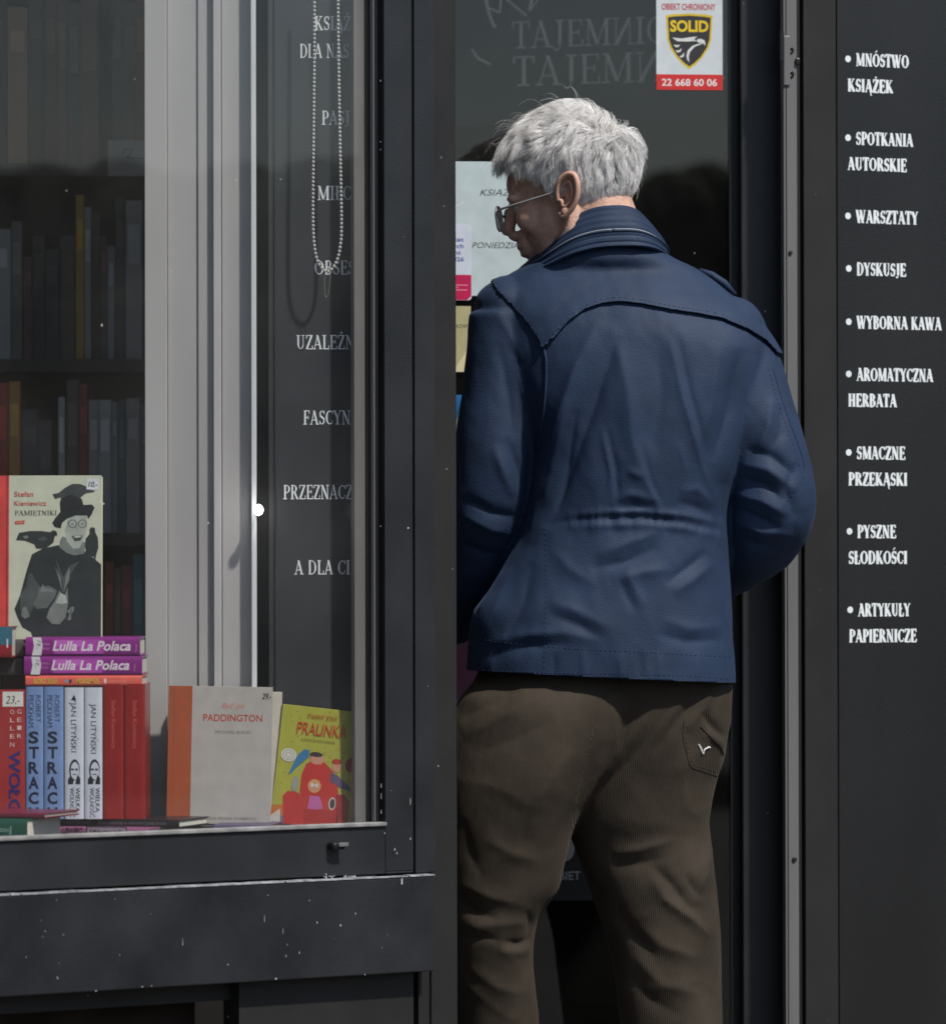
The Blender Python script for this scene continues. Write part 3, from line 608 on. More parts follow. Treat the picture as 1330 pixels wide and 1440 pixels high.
# books end-on to the left of the stack: grey page edges and a teal cover
b = lay('dull book with grey page edges lying left of the lower purple book', -60, 31, 949, 926, (70, 66, 66), page=GP, Yo=.02); clean(b)
b = lay('dull book with grey page edges lying left of the upper purple book', -60, 33, 922, 899, (84, 80, 80), page=GP, Yo=.02); clean(b)
b = lay('teal and dark red book end jutting in beside the portrait cover', -60, 17, 925, 881, (150, 44, 52), depth=.10, Yo=-.06); A = sp_h(b); A.rect(0, 18 * k, 77 * k, 43 * k, (60, 110, 128)); A.rect(69 * k, 14 * k, 71 * k, 26 * k, (220, 224, 226)); A.done(b, 'spine_print'); clean(b)

# --- books lying flat along the front of the window
CRM = mat('cream_pages', (.72, .70, .60), .8, .2, var=.08, vscale=200)
def flat(label, x0, x1, yb, yt, cover, Yq, yaw, dep=.13):
    gx, gy = P(x1, 1170, Yq).x, 0; Yr = WN.o.y + (gx - WN.o.x) * math.tan(WN.th) + .030     # right end just inside the pane
    L_ = (x1 - x0) / ppm(Yr) / math.cos(R(yaw)); Yl = Yr + L_ * math.sin(R(-yaw)); b = book(label, dep, L_, (yb - yt - .4) / ppm(Yl), cover, None, page=CRM, rough=.3)
    return lay_spine(b, x0, yb, Yl, yaw)
b = flat('green spined book lying at the lower left corner of the window', -120, 44, 1182, 1150, (38, 92, 76), 8.16, -19); kk = 1 / ppm(8.16); A = sp_h(b); A.sans('te czasu', 118 * kk, 14 * kk, 7 * kk, 28 * kk, (170, 200, 190)); A.sans('J', 146 * kk, 13 * kk, 9 * kk, 3 * kk, (190, 210, 200)); A.done(b, 'spine_print'); clean(b)
b = flat('wine red book lying beneath the blue spines, cream pages showing', -40, 66, 1150, 1142, (120, 40, 60), 8.235, -19); clean(b)
b = flat('black book lying below the white and red spines', 84, 256, 1163, 1151, (30, 30, 32), 8.25, -17); kk = 1 / ppm(8.25); A = sp_h(b); A.sans('KRÓTKI LISTY   -   IDEA LUDZKIEJ A HISTORYCZNEJ ŻYCIA', 12 * kk, 4.5 * kk, 3.6 * kk, 150 * kk, (130, 126, 124)); A.done(b, 'spine_print'); clean(b)
b = flat('pink book with a boxed title lying at the front of the window', 82, 212, 1180, 1163, (156, 96, 134), 8.20, -19); kk = 1 / ppm(8.20); A = sp_h(b)
A.sans('LEWIEC', 6 * kk, 8 * kk, 8 * kk, 32 * kk, (50, 30, 44), bold=.03, shear=.3); A.rect(44 * kk, 4 * kk, 106 * kk, 18.4 * kk, (40, 30, 40)); A.rect(45.5 * kk, 5.5 * kk, 104.5 * kk, 17.2 * kk, (176, 160, 172)); A.sans('Każde prawo hańbi', 49 * kk, 8.5 * kk, 6 * kk, 52 * kk, (30, 26, 32), bold=.02); A.sans('J', 117 * kk, 8 * kk, 6 * kk, 2 * kk, (60, 40, 56)); A.done(b, 'spine_print'); clean(b)
b = flat('dark book with grey block title lying under the standing children books', 224, 386, 1178, 1161, (38, 44, 46), 8.29, -12); kk = 1 / ppm(8.29); A = sp_h(b)
A.rect(34 * kk, 3 * kk, 62 * kk, 18.4 * kk, (88, 44, 66)); A.sans('A', 4 * kk, 8 * kk, 7 * kk, 7 * kk, (160, 165, 165)); A.sans('OPR PRZ JURYJNY', 22 * kk, 8 * kk, 5.5 * kk, 62 * kk, (110, 112, 112)); A.sans('PRAWNO', 84 * kk, 8 * kk, 9.5 * kk, 58 * kk, (118, 134, 136), bold=.03); A.done(b, 'spine_print'); clean(b)
# --- grey children's book with orange cloth spine
Y = 8.47; k = 1 / ppm(Y); b = book('grey hardback with a broad orange spine strip and red title', 146 * k, 194 * k, .022, (170, 168, 162), (176, 84, 44), rnd=False, rough=.5)
A = front_art(b); q = lambda x, y: ((x - 234) * k, (1158 - y) * k)
def sh(x, y): return q(220 + x / 4.29, 940 + y / 4.29)
A.poly([(0, 0), (33 * k, 0), (33 * k, 193.8 * k), (0, 193.8 * k)], (158, 80, 46)); A.rect(7 * k, 0, 7.7 * k, 193.8 * k, (130, 56, 30))
A.sans('Być jak', 52 * k + 22 * k, 193 * k - 30 * k, 8 * k, 34 * k, (186, 120, 100), shear=.4)
A.sans('PADDINGTON', 49 * k, 193 * k - 48 * k, 9.4 * k, 83 * k, (176, 66, 44), bold=.012); A.sans('MICHAEL BOND', 66 * k, 193 * k - 65.5 * k, 4.2 * k, 50 * k, (112, 108, 104))
A.sans('29,-', 131 * k, 193 * k - 16 * k, 8 * k, 13 * k, (20, 20, 24), bold=.02, shear=.3); A.sans('KSIĄŻKA PEŁNA DOBROCI', 42 * k, 6 * k, 4 * k, 84 * k, (110, 100, 92))
for i in range(5): A.disc((16 + i % 2) * k, (40 + i * 33) * k, 4 * k, 4.5 * k, (166, 76, 42))
A.done(b, 'cover_print'); clean(b); stand_front(b, 234, 1158, Y, 3, 4, 1.2)
b = book('second grey hardback standing close behind the orange and grey one', 146 * k, 190 * k, .014, (196, 192, 180), rnd=False, page=CRM); clean(b); stand_front(b, 248, 1160, Y + .035, 3, 3, 1.2)
# --- yellow picture book
Y = 8.505; k = 1 / ppm(Y); b = book('yellow green picture book with a red armchair on its cover', 130 * k, 173 * k, .010, (168, 168, 72), (160, 156, 66), rnd=False, rough=.3)
A = front_art(b); sh = lambda x, y: (((x - 650) / 4.29 - (930 - y) / 4.29 * .115) * k, (930 - y) / 4.29 * k)
RED = (186, 52, 46); RD2 = (150, 36, 36); SK = (196, 140, 120)
A.rect(.3 * k, .3 * k, 126.6 * k, 17 * k, (128, 108, 140)); A.poly([(0.5 * k, 17 * k), (30 * k, 17 * k), (24 * k, 34 * k), (.5 * k, 30 * k)], (190, 110, 50))
for i in range(60):
    A.disc(random.uniform(4, 123) * k, random.uniform(60, 168) * k, .9 * k, .9 * k, (120, 120, 40), n=6)
A.poly([sh(x, y) for x, y in [(860, 800), (840, 700), (850, 600), (880, 530), (930, 505), (990, 510), (1040, 560), (1070, 640), (1080, 800)]], RED)
for pts in ([(740, 905), (735, 740), (765, 705), (830, 710), (870, 760), (870, 905)], [(1050, 870), (1060, 700), (1110, 690), (1140, 730), (1130, 850), (1100, 875)]): A.poly([sh(x, y) for x, y in pts], RD2 if pts[0][0] > 900 else RED)
A.poly([sh(x, y) for x, y in [(860, 905), (860, 800), (1050, 800), (1100, 875), (1000, 900)]], (172, 44, 42))
A.poly([sh(x, y) for x, y in [(885, 800), (900, 720), (960, 720), (980, 790), (940, 800)]], (190, 100, 160)); A.disc(*sh(928, 660), 9 * k, 9.5 * k, (200, 160, 90)); A.disc(*sh(928, 662), 7 * k, 7 * k, SK)
for dx in (-12, 14): A.disc(*sh(928 + dx, 655), 2.2 * k, 2.4 * k, (230, 230, 225)); A.disc(*sh(928 + dx, 655), .9 * k, .9 * k, (20, 20, 20))
A.poly([sh(x, y) for x, y in [(770, 605), (800, 540), (830, 480), (870, 445), (900, 450), (895, 490), (860, 520), (820, 560), (785, 600)]], (60, 120, 160))
for rr, cc in ((11, (206, 206, 196)), (8.4, (120, 120, 110)), (7.6, (206, 206, 196)), (4.6, (120, 120, 110)), (3.9, (206, 206, 196))): A.disc(*sh(772, 490), rr * k, rr * k * .85, cc)
A.disc(*sh(945, 500), 10 * k, 7 * k, SK); A.disc(*sh(940, 470), 9 * k, 3.5 * k, (60, 50, 50)); A.disc(*sh(1065, 530), 6 * k, 8 * k, SK); A.disc(*sh(1065, 500), 7 * k, 4 * k, (170, 60, 40))
A.poly([sh(x, y) for x, y in [(1030, 570), (1060, 575), (1140, 640), (1150, 670), (1100, 660), (1020, 620)]], (96, 82, 110))
A.line([sh(1140, 550), sh(1135, 620), sh(1130, 700)], .5 * k, (50, 40, 40)); A.disc(*sh(1145, 512), 6.5 * k, 10 * k, (130, 44, 34)); A.line([sh(1065, 820), sh(1060, 925)], 2 * k, (60, 44, 60))
A.disc(*sh(810, 660), 5 * k, 11 * k, (150, 150, 140)); A.disc(*sh(1035, 755), 5 * k, 9 * k, (190, 190, 180)); A.disc(*sh(1036, 755), 3.6 * k, 7 * k, (60, 60, 60)); A.disc(*sh(905, 918), 8 * k, 4 * k, (50, 40, 44))
A.sans('FANNY JOLY', 38 * k, 157 * k, 6.5 * k, 42 * k, (170, 84, 40)); A.sans('PRALINKA', 24 * k, 134 * k, 17 * k, 70 * k, (186, 70, 40), bold=.004, shear=.1); A.sans('ILUSTRACJE RONAN BADEL', 32 * k, 125 * k, 3.6 * k, 48 * k, (120, 110, 50))
A.rect(103 * k, 158 * k, 121 * k, 172 * k, (205, 208, 212)); A.sans('19,-', 107 * k, 162 * k, 7 * k, 12 * k, (40, 40, 70), shear=.4, bold=.01)
A.done(b, 'cover_print'); clean(b); stand_front(b, 378, 1162, Y + .008, 4, 1.5, 6.5)
b = book('cream book lying at the foot of the yellow picture book', .12, .09, .014, (90, 80, 110), page=CRM); clean(b); lay_spine(b, 300, 1173, 8.40, -6)

# ---------------------------------------------------------------- bookcase deep in the shop
YB = 9.75; kb = YB / F
bcse = empty('bookcase', P(-60, 720, YB + .0) * 1, label='dark tall bookcase deep in the shop seen through the window', cat='bookcase'); bcse.location.z = 0
lx = bcse.location.x
for yy in (230, 505, 750, 1010):
    z_ = P(0, yy, YB).z; MB().box(-1.2, P(520, 0, YB).x - lx, .0, .26, z_ - .022, z_).build('shelf', M_shelf, bcse)
MB().box(-1.2, P(520, 0, YB).x - lx, .262, .28, 0, 2.6).build('back_panel', mat('bookcase_back', (.03, .028, .028), .8, .2), bcse)
MB().box(-1.22, -1.2, 0, .26, 0, 2.6).build('side_panel', M_shelf, bcse)
SH = {
 'top': (208, [(-60, -34, -20, (80, 70, 64)), (-33, 8, -10, (96, 86, 80)), (9, 38, 8, (186, 152, 130)), (39, 60, -8, (100, 88, 82)), (61, 80, -12, (120, 88, 84)), (80, 94, -6, (138, 104, 94)), (94, 112, 2, (112, 104, 100)), (112, 138, -4, (126, 92, 88)), (157, 172, -8, (96, 90, 84)), (172, 190, 2, (110, 92, 78)), (190, 206, -10, (130, 92, 66)), (206, 240, -10, (90, 84, 80))]),
 'second': (484, [(-60, -24, 300, (90, 90, 92)), (-22, 14, 321, (168, 170, 170)), (14.5, 30, 310, (112, 112, 112)), (31, 44, 360, (100, 70, 74)), (44, 62, 330, (70, 66, 66)), (62, 82, 350, (62, 62, 68)), (83, 104, 330, (74, 68, 68)), (105, 117, 273, (176, 140, 50)), (117.4, 127, 290, (150, 154, 152)), (128, 140, 300, (62, 56, 60)), (140, 150, 330, (90, 70, 66)), (150, 160, 345, (140, 146, 152)), (160.5, 174, 275, (70, 66, 70)), (175, 199, 281, (150, 150, 152)), (200, 230, 300, (70, 70, 76))]),
 'third': (728, [(-60, -14, 545, (96, 50, 60)), (-13, 10, 538, (190, 70, 60)), (10.5, 27, 536, (206, 150, 60)), (28, 52, 575, (80, 74, 80)), (52, 72, 590, (80, 76, 82)), (80, 90, 558, (190, 190, 190)), (92, 109, 534, (110, 98, 92)), (109.5, 122, 540, (150, 60, 56)), (123, 137, 562, (156, 156, 160)), (137.5, 155, 562, (176, 176, 178)), (155.5, 164, 565, (140, 142, 144)), (164.5, 175, 562, (84, 104, 110)), (175.5, 195, 560, (150, 146, 146)), (195.5, 215, 568, (66, 92, 100))]),
 'bottom': (988, [(128, 145, 800, (70, 44, 40)), (145.5, 158, 790, (150, 66, 46)), (158.5, 168, 800, (90, 80, 76)), (168.5, 184, 796, (140, 44, 60)), (184.5, 200, 780, (60, 120, 124)), (200.5, 215, 790, (90, 90, 96)), (-50, 0, 810, (90, 90, 90)), (1, 40, 800, (110, 60, 50)), (41, 80, 810, (60, 70, 90)), (81, 127, 800, (80, 74, 70))]),
}
ordn = ['first', 'second', 'third', 'fourth', 'fifth', 'sixth', 'seventh', 'eighth', 'ninth', 'tenth', 'eleventh', 'twelfth', 'thirteenth', 'fourteenth', 'fifteenth']
def cname(c):
    r_, g_, b_ = c; mx = max(c); mn = min(c)
    if mx - mn < 22: return 'pale grey' if mx > 135 else ('mid grey' if mx > 95 else 'dark grey')
    if r_ >= g_ >= b_: return 'amber' if (r_ > 165 and g_ > 110) else ('red' if r_ > 125 and g_ < 75 else 'brown')
    if r_ >= b_ > g_: return 'dull red'
    return 'bluish'
for sname, (yb, lst) in SH.items():
    zb_ = P(0, yb + 20, YB).z + .0 if False else {'top': P(0, 230, YB).z, 'second': P(0, 505, YB).z, 'third': P(0, 750, YB).z, 'bottom': P(0, 1010, YB).z}[sname]
    for i, (x0, x1, yt, c) in enumerate(sorted(lst)):
        X0 = P(x0, 0, YB).x; w_ = (x1 - x0 - .5) * kb; h_ = P(0, yt, YB).z - zb_; c = tuple(max(0, int(v * 1.0)) for v in c)
        r = empty('book', (X0, YB + .02, zb_ + .0004), label='blurred %s spine, %s from the left on the %s shelf of the bookcase' % (cname(c), ordn[i], sname), cat='book', group='books on the bookcase deep in the shop')
        MB().box(0, w_, 0, .16, 0, h_).build('cover', pmat(c, .6), r, bevel=.001)
        MB().box(w_ * .15, w_ * .85, -.0006, -.0001, h_ * random.uniform(.55, .75), h_ * .85).build('spine_label', pmat(tuple(min(255, int(v * 1.25)) for v in c), .6), r)
# shelf card
o = MB().box(0, 60 * kb, 0, .004, 0, 50 * kb).build('shelf_card', pmat((170, 170, 168), .6), None, label='grey card standing on the upper shelf edge beside the pillar', cat='card'); o.location = P(152, 247, YB - .03)
A = Art(lambda a_, b_, l: (a_, -l, b_)); A.line([(20 * kb, 30 * kb), (24 * kb, 38 * kb), (34 * kb, 36 * kb), (30 * kb, 28 * kb), (24 * kb, 26 * kb), (50 * kb, 24 * kb)], .002, (70, 68, 66)); A.done(o, 'mark')

# ================================================================ DOOR
door = DR.empty('entrance_door', 'dark framed glazed shop door the man stands in front of', 'door')
s1040 = 0; s1098 = DR.s_(1099); sL = DR.s_(640) - .10
MB().box(.0005, s1098, -.02, .05, 0, 2.6).build('stile', M_frame, door, bevel=.002)
MB().box(DR.s_(1027), 0, .002, .05, 0, 2.6).build('gasket', M_black, door)
MB().box(sL, DR.s_(1027), .006, .012, 0.10, 2.6).build('glass_pane', M_dglass, door)
MB().box(sL, DR.s_(1027), -.015, .04, 0, .099).build('kick_plate', M_frame, door)
MB().box(s1098 + .0005, DR.s_(1104, .02), .02, .05, 0, 2.6).build('gap', M_black, door)
def dart(fr, d=.005): return Art(lambda a_, b_, l: (a_, d - l, b_))
def sheet(name, x0, x1, y0, y1, col, label, cat, d=.0055, round_=0, th=.0004, fr=DR):
    o = fr.empty(name, label, cat); s0, z1 = fr.hit(x0, y0, d); s1, z0 = fr.hit(x1, y1, d)
    pts = [(s0, z0), (s1, z0), (s1, z1), (s0, z1)]
    if round_:
        pts = []; 
        for cx, cz, a0 in ((s1 - round_, z0 + round_, -90), (s1 - round_, z1 - round_, 0), (s0 + round_, z1 - round_, 90), (s0 + round_, z0 + round_, 180)):
            pts += [(cx + round_ * math.cos(R(a0 + 18 * i)), cz + round_ * math.sin(R(a0 + 18 * i))) for i in range(6)]
    MB().prism(pts, d - th, d).build('sheet', pmat(col, .5), o)
    A = Art(lambda a_, b_, l: (a_, d - th - l, b_)); kx = (s1 - s0) / (x1 - x0); kz = (z1 - z0) / (y1 - y0)
    A.q = lambda x, y: (s0 + (x - x0) * kx, z1 - (y - y0) * kz); A.kx, A.kz = kx, kz; return o, A
# security sticker
o, A = sheet('security_sticker', 922.5, 1016, -12, 126.5, (206, 214, 218), 'white and red sticker with a dark shield and eagle at the top of the door', 'sticker')
A.poly([A.q(922.6, 126.4), A.q(1015.9, 126.4), A.q(1015.9, 104.5), A.q(922.6, 104.5)], (206, 52, 52)); A.sans('22 668 60 06', *A.q(930, 120.5), 9.6 * A.kz, 78 * A.kx, (226, 226, 226), bold=.02)
A.sans('OBIEKT CHRONIONY', *A.q(930, 13), 8.6 * A.kz, 76 * A.kx, (186, 48, 58), bold=.02)
def shd(s_, dy=0): return [A.q(969 + x * s_, 55 + y * s_) for x, y in [(-33, -34), (-24, -35.5), (0, -37), (24, -35.5), (33, -34), (31, 0), (27, 12), (18, 26), (8, 36), (0, 42), (-8, 36), (-18, 26), (-27, 12), (-31, 0)]]
A.poly(shd(1.0), (216, 186, 50)); A.poly(shd(.915), (56, 56, 58)); A.sans('SOLID', *A.q(942, 43.5), 15 * A.kz, 54 * A.kx, (228, 196, 44), bold=.035)
e4 = lambda pts: [A.q(900 + x / 5.783, y / 5.783) for x, y in pts]
WT = (216, 218, 218)
A.poly(e4([(258, 303), (340, 310), (430, 295), (465, 295), (440, 312), (455, 330), (380, 335), (300, 333)]), WT); A.poly(e4([(455, 330), (470, 312), (500, 312), (525, 325), (532, 370), (512, 348), (480, 345)]), WT)
A.poly(e4([(512, 350), (470, 352), (420, 372), (385, 410), (375, 450), (380, 480), (398, 508), (394, 460), (405, 420), (440, 380), (480, 362)]), WT)
A.poly(e4([(268, 362), (310, 365), (325, 358), (310, 380), (288, 382)]), WT); A.poly(e4([(285, 408), (315, 408), (335, 388), (330, 415), (305, 428)]), WT); A.poly(e4([(315, 460), (335, 450), (355, 425), (355, 455), (335, 468)]), WT)
A.done(o, 'print')
# opening hours sheet
o, A = sheet('opening_hours_sheet', 560, 742, 226, 416, (188, 204, 208), 'pale sheet with thin black handwriting style capitals beside his face', 'notice', d=.0052)
A.sans('KSIĄŻKA', *A.q(674.5, 274), 8.6 * A.kz, 62 * A.kx, (50, 54, 56), shear=.3); A.sans('PONIEDZIAŁEK', *A.q(663.5, 348.5), 8.2 * A.kz, 88 * A.kx, (70, 76, 78), shear=.25)
A.line([A.q(640, 289), A.q(648, 287), A.q(651, 283)], .9 * A.kx, (225, 235, 240)); A.done(o, 'lettering')
# certificate sticker
o, A = sheet('certificate_sticker', 560, 663, 315, 422, (204, 212, 228), 'white sticker with blue words above a crimson band, left of his shoulder', 'sticker', d=.0044, round_=.006)
A.poly([A.q(566, 421.6), A.q(657, 421.6), A.q(662.7, 416), A.q(662.7, 386), A.q(560.3, 386), A.q(560.3, 416)], (190, 34, 84))
for i, (t_x, x1) in enumerate((('Certyfikat', 652), ('małych', 652), ('księgarni', 647), ('2026', 652))):
    L_ = len(t_x) * 5.0; A.sans(t_x, *A.q(x1 - L_, 339 + i * 9.3), 6.0 * A.kz, L_ * A.kx, (44, 66, 150), bold=.012)
for i in range(3): A.poly([A.q(600, 400 + i * 3.4), A.q((658, 644, 657)[i], 400 + i * 3.4), A.q((658, 644, 657)[i], 401.4 + i * 3.4), A.q(600, 401.4 + i * 3.4)], (220, 140, 170))
A.done(o, 'print')
o, A = sheet('cream_poster', 580, 662, 430, 523, (176, 172, 132), 'cream poster with small black capitals left of his sleeve', 'poster')
A.sans('FRUNKOWE', *A.q(624, 461), 5.4 * A.kz, 37 * A.kx, (60, 58, 50)); A.sans('Antik', *A.q(641, 500), 4 * A.kz, 17 * A.kx, (30, 30, 30), rot=90); A.poly([A.q(636, 523), A.q(652, 500), A.q(661.8, 480), A.q(661.8, 522.5)], (214, 206, 170)); A.done(o, 'print')
o, A = sheet('blue_leaflet', 600, 668, 555, 708, (36, 104, 158), 'blue leaflet with a pale corner peeping out left of his sleeve', 'leaflet')
A.poly([A.q(636, 610), A.q(652, 560), A.q(662, 556), A.q(655, 600)], (196, 206, 198)); A.poly([A.q(640, 615), A.q(655, 595), A.q(658, 612), A.q(646, 628)], (110, 150, 60)); A.sans('dla dzieci', *A.q(622, 636), 4.5 * A.kz, 26 * A.kx, (200, 220, 236)); A.sans('już dziś', *A.q(622, 643), 4.5 * A.kz, 22 * A.kx, (200, 220, 236)); A.done(o, 'print')
o, A = sheet('pink_poster', 590, 672, 820, 1030, (168, 116, 150), 'plain pink poster low on the door beside his trousers', 'poster'); A.rect(*A.q(592, 1028), *A.q(594, 822), (150, 96, 132)); A.done(o, 'print')
o, A = sheet('round_mark_sticker', 740, 880, 1120, 1266, (46, 49, 51), 'grey sticker with a pale disc and white capitals between his legs', 'sticker')
A.disc(*A.q(795, 1192), 13 * A.kx, 19 * A.kz, (168, 172, 174)); A.sans('KOBIET', *A.q(762, 1237), 11.5 * A.kz, 54 * A.kx, (168, 172, 174), bold=.015); A.done(o, 'print')
# hanging sign behind the door glass with lettering
SG = Frame(690, 9.80, -20)
sg = SG.empty('hanging_sign', 'dim grey sign with reversed letter capitals behind the door glass', 'sign')
MB().box(-.12, .46, .0, .006, P(700, 190, 10.3).z - .02, 2.3).build('sign_board', mat('sign_board', (.045, .045, .046), .7, .3), sg)
MB().box(-.10, -.098, -.002, .0, P(700, 190, 10.3).z, 2.3).build('hanging_wire', M_black, sg)
A = Art(lambda a_, b_, l: (a_, -l, b_)); gc = (250, 246, 236)
for txt, x, y, cap, wd in (('TAJEMИICA', 719, 68, 38, 262), ('TAJEMИICA', 720, 121, 42, 320)):
    s0, z0 = SG.hit(x, y); kk = (SG.hit(x + 1, y)[0] - s0); A.serif(txt, s0, z0, cap * 9.80 / F, wd * kk * .93, gc, T=.11, t=.045)
s0, z0 = SG.hit(684, 8); kk = 9.80 / F
A.line([(s0 + a_ * kk, z0 - b_ * kk) for a_, b_ in [(-2, -20), (2, 5), (10, 27), (14, 30)]], .006, gc); A.line([(s0 + a_ * kk, z0 - b_ * kk) for a_, b_ in [(2, 2), (20, 10), (22, -15), (60, 16)]], .004, gc); A.line([(s0 + a_ * kk, z0 - b_ * kk) for a_, b_ in [(70, -15), (64, 8)]], .006, gc); A.line([(s0 + a_ * kk, z0 - b_ * kk) for a_, b_ in [(64, 10), (84, -16)]], .0025, gc); A.line([(s0 + a_ * kk, z0 - b_ * kk) for a_, b_ in [(-22, 60), (-14, 72), (0, 80), (6, 82)]], .004, gc)
A.done(sg, 'lettering', .7)

# steel strip between door frame and wall
SF = Frame(1103, 9.335, 12)
ss = SF.empty('steel_strip', 'upright pale steel strip with dark screws between door frame and wall', 'trim')
sw_ = SF.s_(1122)
MB().box(0, sw_, 0, .02, 0, 2.6).build('strip', M_strip, ss, bevel=.0012)
MB().box(sw_ * .18, sw_ * .23, -.0012, -.0001, 0, 2.6).build('groove', M_post, ss)
MB().box(sw_ + .0005, sw_ + .006, .004, .05, 0, 2.6).build('shadow_gap', M_black, ss)
def screw(px, py, r):
    s, z = SF.hit(px, py, -.001); m = MB(); m.rings([[(s + math.cos(a_) * rr, yy, z + math.sin(a_) * rr) for a_ in [2 * math.pi * i / 16 for i in range(16)]] for rr, yy in ((r, 0), (r, -.0015), (r * .8, -.003), (r * .3, -.0032), (r * .25, -.002))]); m.build('screw', M_screw, ss, smooth=True)
for x, y, r in ((1111.5, 70, .0062), (1111.5, 104, .0066), (1111.5, 355, .0036), (1117, 1209, .0042)): screw(x, y, r)
s, z = SF.hit(1109, 87, 0); MB().box(s - .010, s + .002, -.004, -.0002, z - .04, z + .045).build('latch_plate', M_strip, ss, bevel=.003)
s, z = SF.hit(1121, 86, 0); MB().box(s - .004, s + .004, -.005, -.0002, z - .006, z + .006).build('latch_tongue', M_screw, ss, bevel=.002)
s, z = SF.hit(1101, 60, 0); MB().box(s - .005, s + .001, -.002, .006, z - .03, z + .02).build('keeper', M_screw, ss)

# wall with the list
lw = RW.empty('lettered_wall', 'dark grey wall panel with the white bulleted list at the right', 'wall')
sw1 = RW.s_(1178); 
MB().box(.006, sw1 - .0008, 0, .10, 0, 2.6).build('edge_panel', M_post, lw, bevel=.0015)
MB().box(sw1, 3.3, -.0015, .10, 0, 2.6).build('main_panel', M_wall, lw, bevel=.0015)
A = Art(lambda a_, b_, l: (a_, -.0016 - l, b_))
L_ = [('• MNÓSTWO', 1188, 92, 1277), ('KSIĄŻEK', 1191, 128.5, 1255), ('• SPOTKANIA', 1188, 203, 1283), ('AUTORSKIE', 1191, 239, 1274), ('• WARSZTATY', 1188, 313, 1290), ('• DYSKUSJE', 1189, 387, 1273), ('• WYBORNA KAWA', 1189, 462, 1323), ('• AROMATYCZNA', 1189, 535.5, 1311), ('HERBATA', 1191.5, 572, 1260), ('• SMACZNE', 1189, 646, 1272), ('PRZEKĄSKI', 1192, 683, 1275), ('• PYSZNE', 1190, 757, 1259), ('SŁODKOŚCI', 1192, 793.5, 1275), ('• ARTYKUŁY', 1191, 867.5, 1279), ('PAPIERNICZE', 1193, 904, 1288)]
for txt, x0, yb, x1 in L_:
    s0, z0 = RW.hit(x0, yb - .3); s1 = RW.hit(x1, yb)[0]; h = 18.4 * (RW.o.y) / F
    if txt[0] == '•':
        sxw = (s1 - s0) / (serif_text(txt[2:], .21, .075)[1] + .0); bx = .5
        st = RW.hit(x0 + 14.5, yb)[0]; cz = z0 + h * .52
        A.disc(RW.hit(x0 + 3.6, yb)[0], cz, .0056, .0056, (226, 232, 234)); s0 = st
        txt = txt[2:]
    A.serif(txt, s0, z0, h, s1 - s0, (226, 232, 234), T=.25, t=.105)
A.done(lw, 'lettering')

# ================================================================ THE MAN
man = empty('person', (P(830, 720, 9.0).x, 9.0, 0), label='grey haired man in navy jacket and brown corduroy trousers at the shop door', cat='person')
ML = Vector(man.location)
def adopt(o): o.location = -ML; o.parent = man; return o      # geometry is given in world coordinates
def ringpx(py, x0, x1, Yc, dep, e=2.4, n=48, tiltY=0):
    a0 = P(x0, py, Yc); a1 = P(x1, py, Yc); cx = (a0.x + a1.x) / 2; rx = (a1.x - a0.x) / 2; out = []
    for i in range(n):
        a_ = 2 * math.pi * i / n; c_, s_ = math.cos(a_), math.sin(a_)
        out.append(Vector((cx + rx * math.copysign(abs(c_) ** (2 / e), c_), Yc + dep * math.copysign(abs(s_) ** (2 / e), s_), a0.z + tiltY * dep * s_)))
    return out
def interp_rows(rows, k=4):
    return spline(rows, k)
# ---- body (skin): head, neck, torso, arms, hands and legs in one surface
yaw, pit = R(15), R(14)
f0 = Vector((-math.cos(yaw), math.sin(yaw), 0)); lf = Vector((0, 0, 1)).cross(f0).normalized()
fw = (f0 * math.cos(pit) - Vector((0, 0, 1)) * math.sin(pit)).normalized(); up = fw.cross(lf).normalized()
HR = Matrix((fw, lf, up)).transposed()
HO = P(791, 279, 8.955) - HR @ Vector((0, .078, 0))
def hd(x, y, z): return HO + HR @ Vector((x, y, z))
hb = MB()
def he(c, r, rot=None): hb.ell(hd(*c), r, HR if rot is None else HR @ rot)
he((-.012, 0, .046), (.100, .077, .088)); he((.040, 0, .045), (.056, .064, .056)); he((.036, 0, -.020), (.058, .060, .078)); he((.028, 0, -.062), (.056, .056, .042))
he((.080, 0, -.088), (.020, .024, .019)); he((.088, 0, -.052), (.018, .026, .024)); he((.060, 0, .02), (.036, .056, .05)); he((.090, 0, -.040), (.017, .024, .022)); he((.078, 0, .045), (.026, .045, .034))
for s_ in (-1, 1):
    he((.088, s_ * .030, .027), (.014, .026, .010)); he((.070, s_ * .040, -.012), (.024, .022, .024)); he((.108, s_ * .012, -.030), (.012, .008, .009))
    hb.tube([hd(-.006, s_ * .062, -.01), hd(0, s_ * .060, -.05), hd(.03, s_ * .050, -.082), hd(.075, s_ * .018, -.094)], [.016, .018, .018, .014])
hb.tube([hd(.094, 0, .026), hd(.106, 0, .006), hd(.120, 0, -.016), hd(.124, 0, -.025)], [.012, .0115, .011, .0095])
he((.100, 0, -.049), (.013, .022, .0065)); he((.098, 0, -.062), (.012, .020, .007))
NB = P(850, 372, 9.06)
hb.tube([hd(-.030, 0, .0), hd(-.040, 0, -.05), hd(-.052, 0, -.10), NB, NB + Vector((0, 0, -.08))], [.062, .058, .056, .056, .06], n=24)
tor = [(380, 800, 915, 9.05, .05), (410, 720, 1010, 9.04, .075), (470, 700, 1055, 9.03, .10), (600, 760, 1035, 9.02, .105), (740, 762, 1010, 9.01, .10), (900, 700, 1000, 9.01, .08), (960, 700, 990, 9.01, .07), (1040, 705, 985, 9.01, .06)]
hb.rings([ringpx(*r, n=32) for r in interp_rows(tor, 3)])
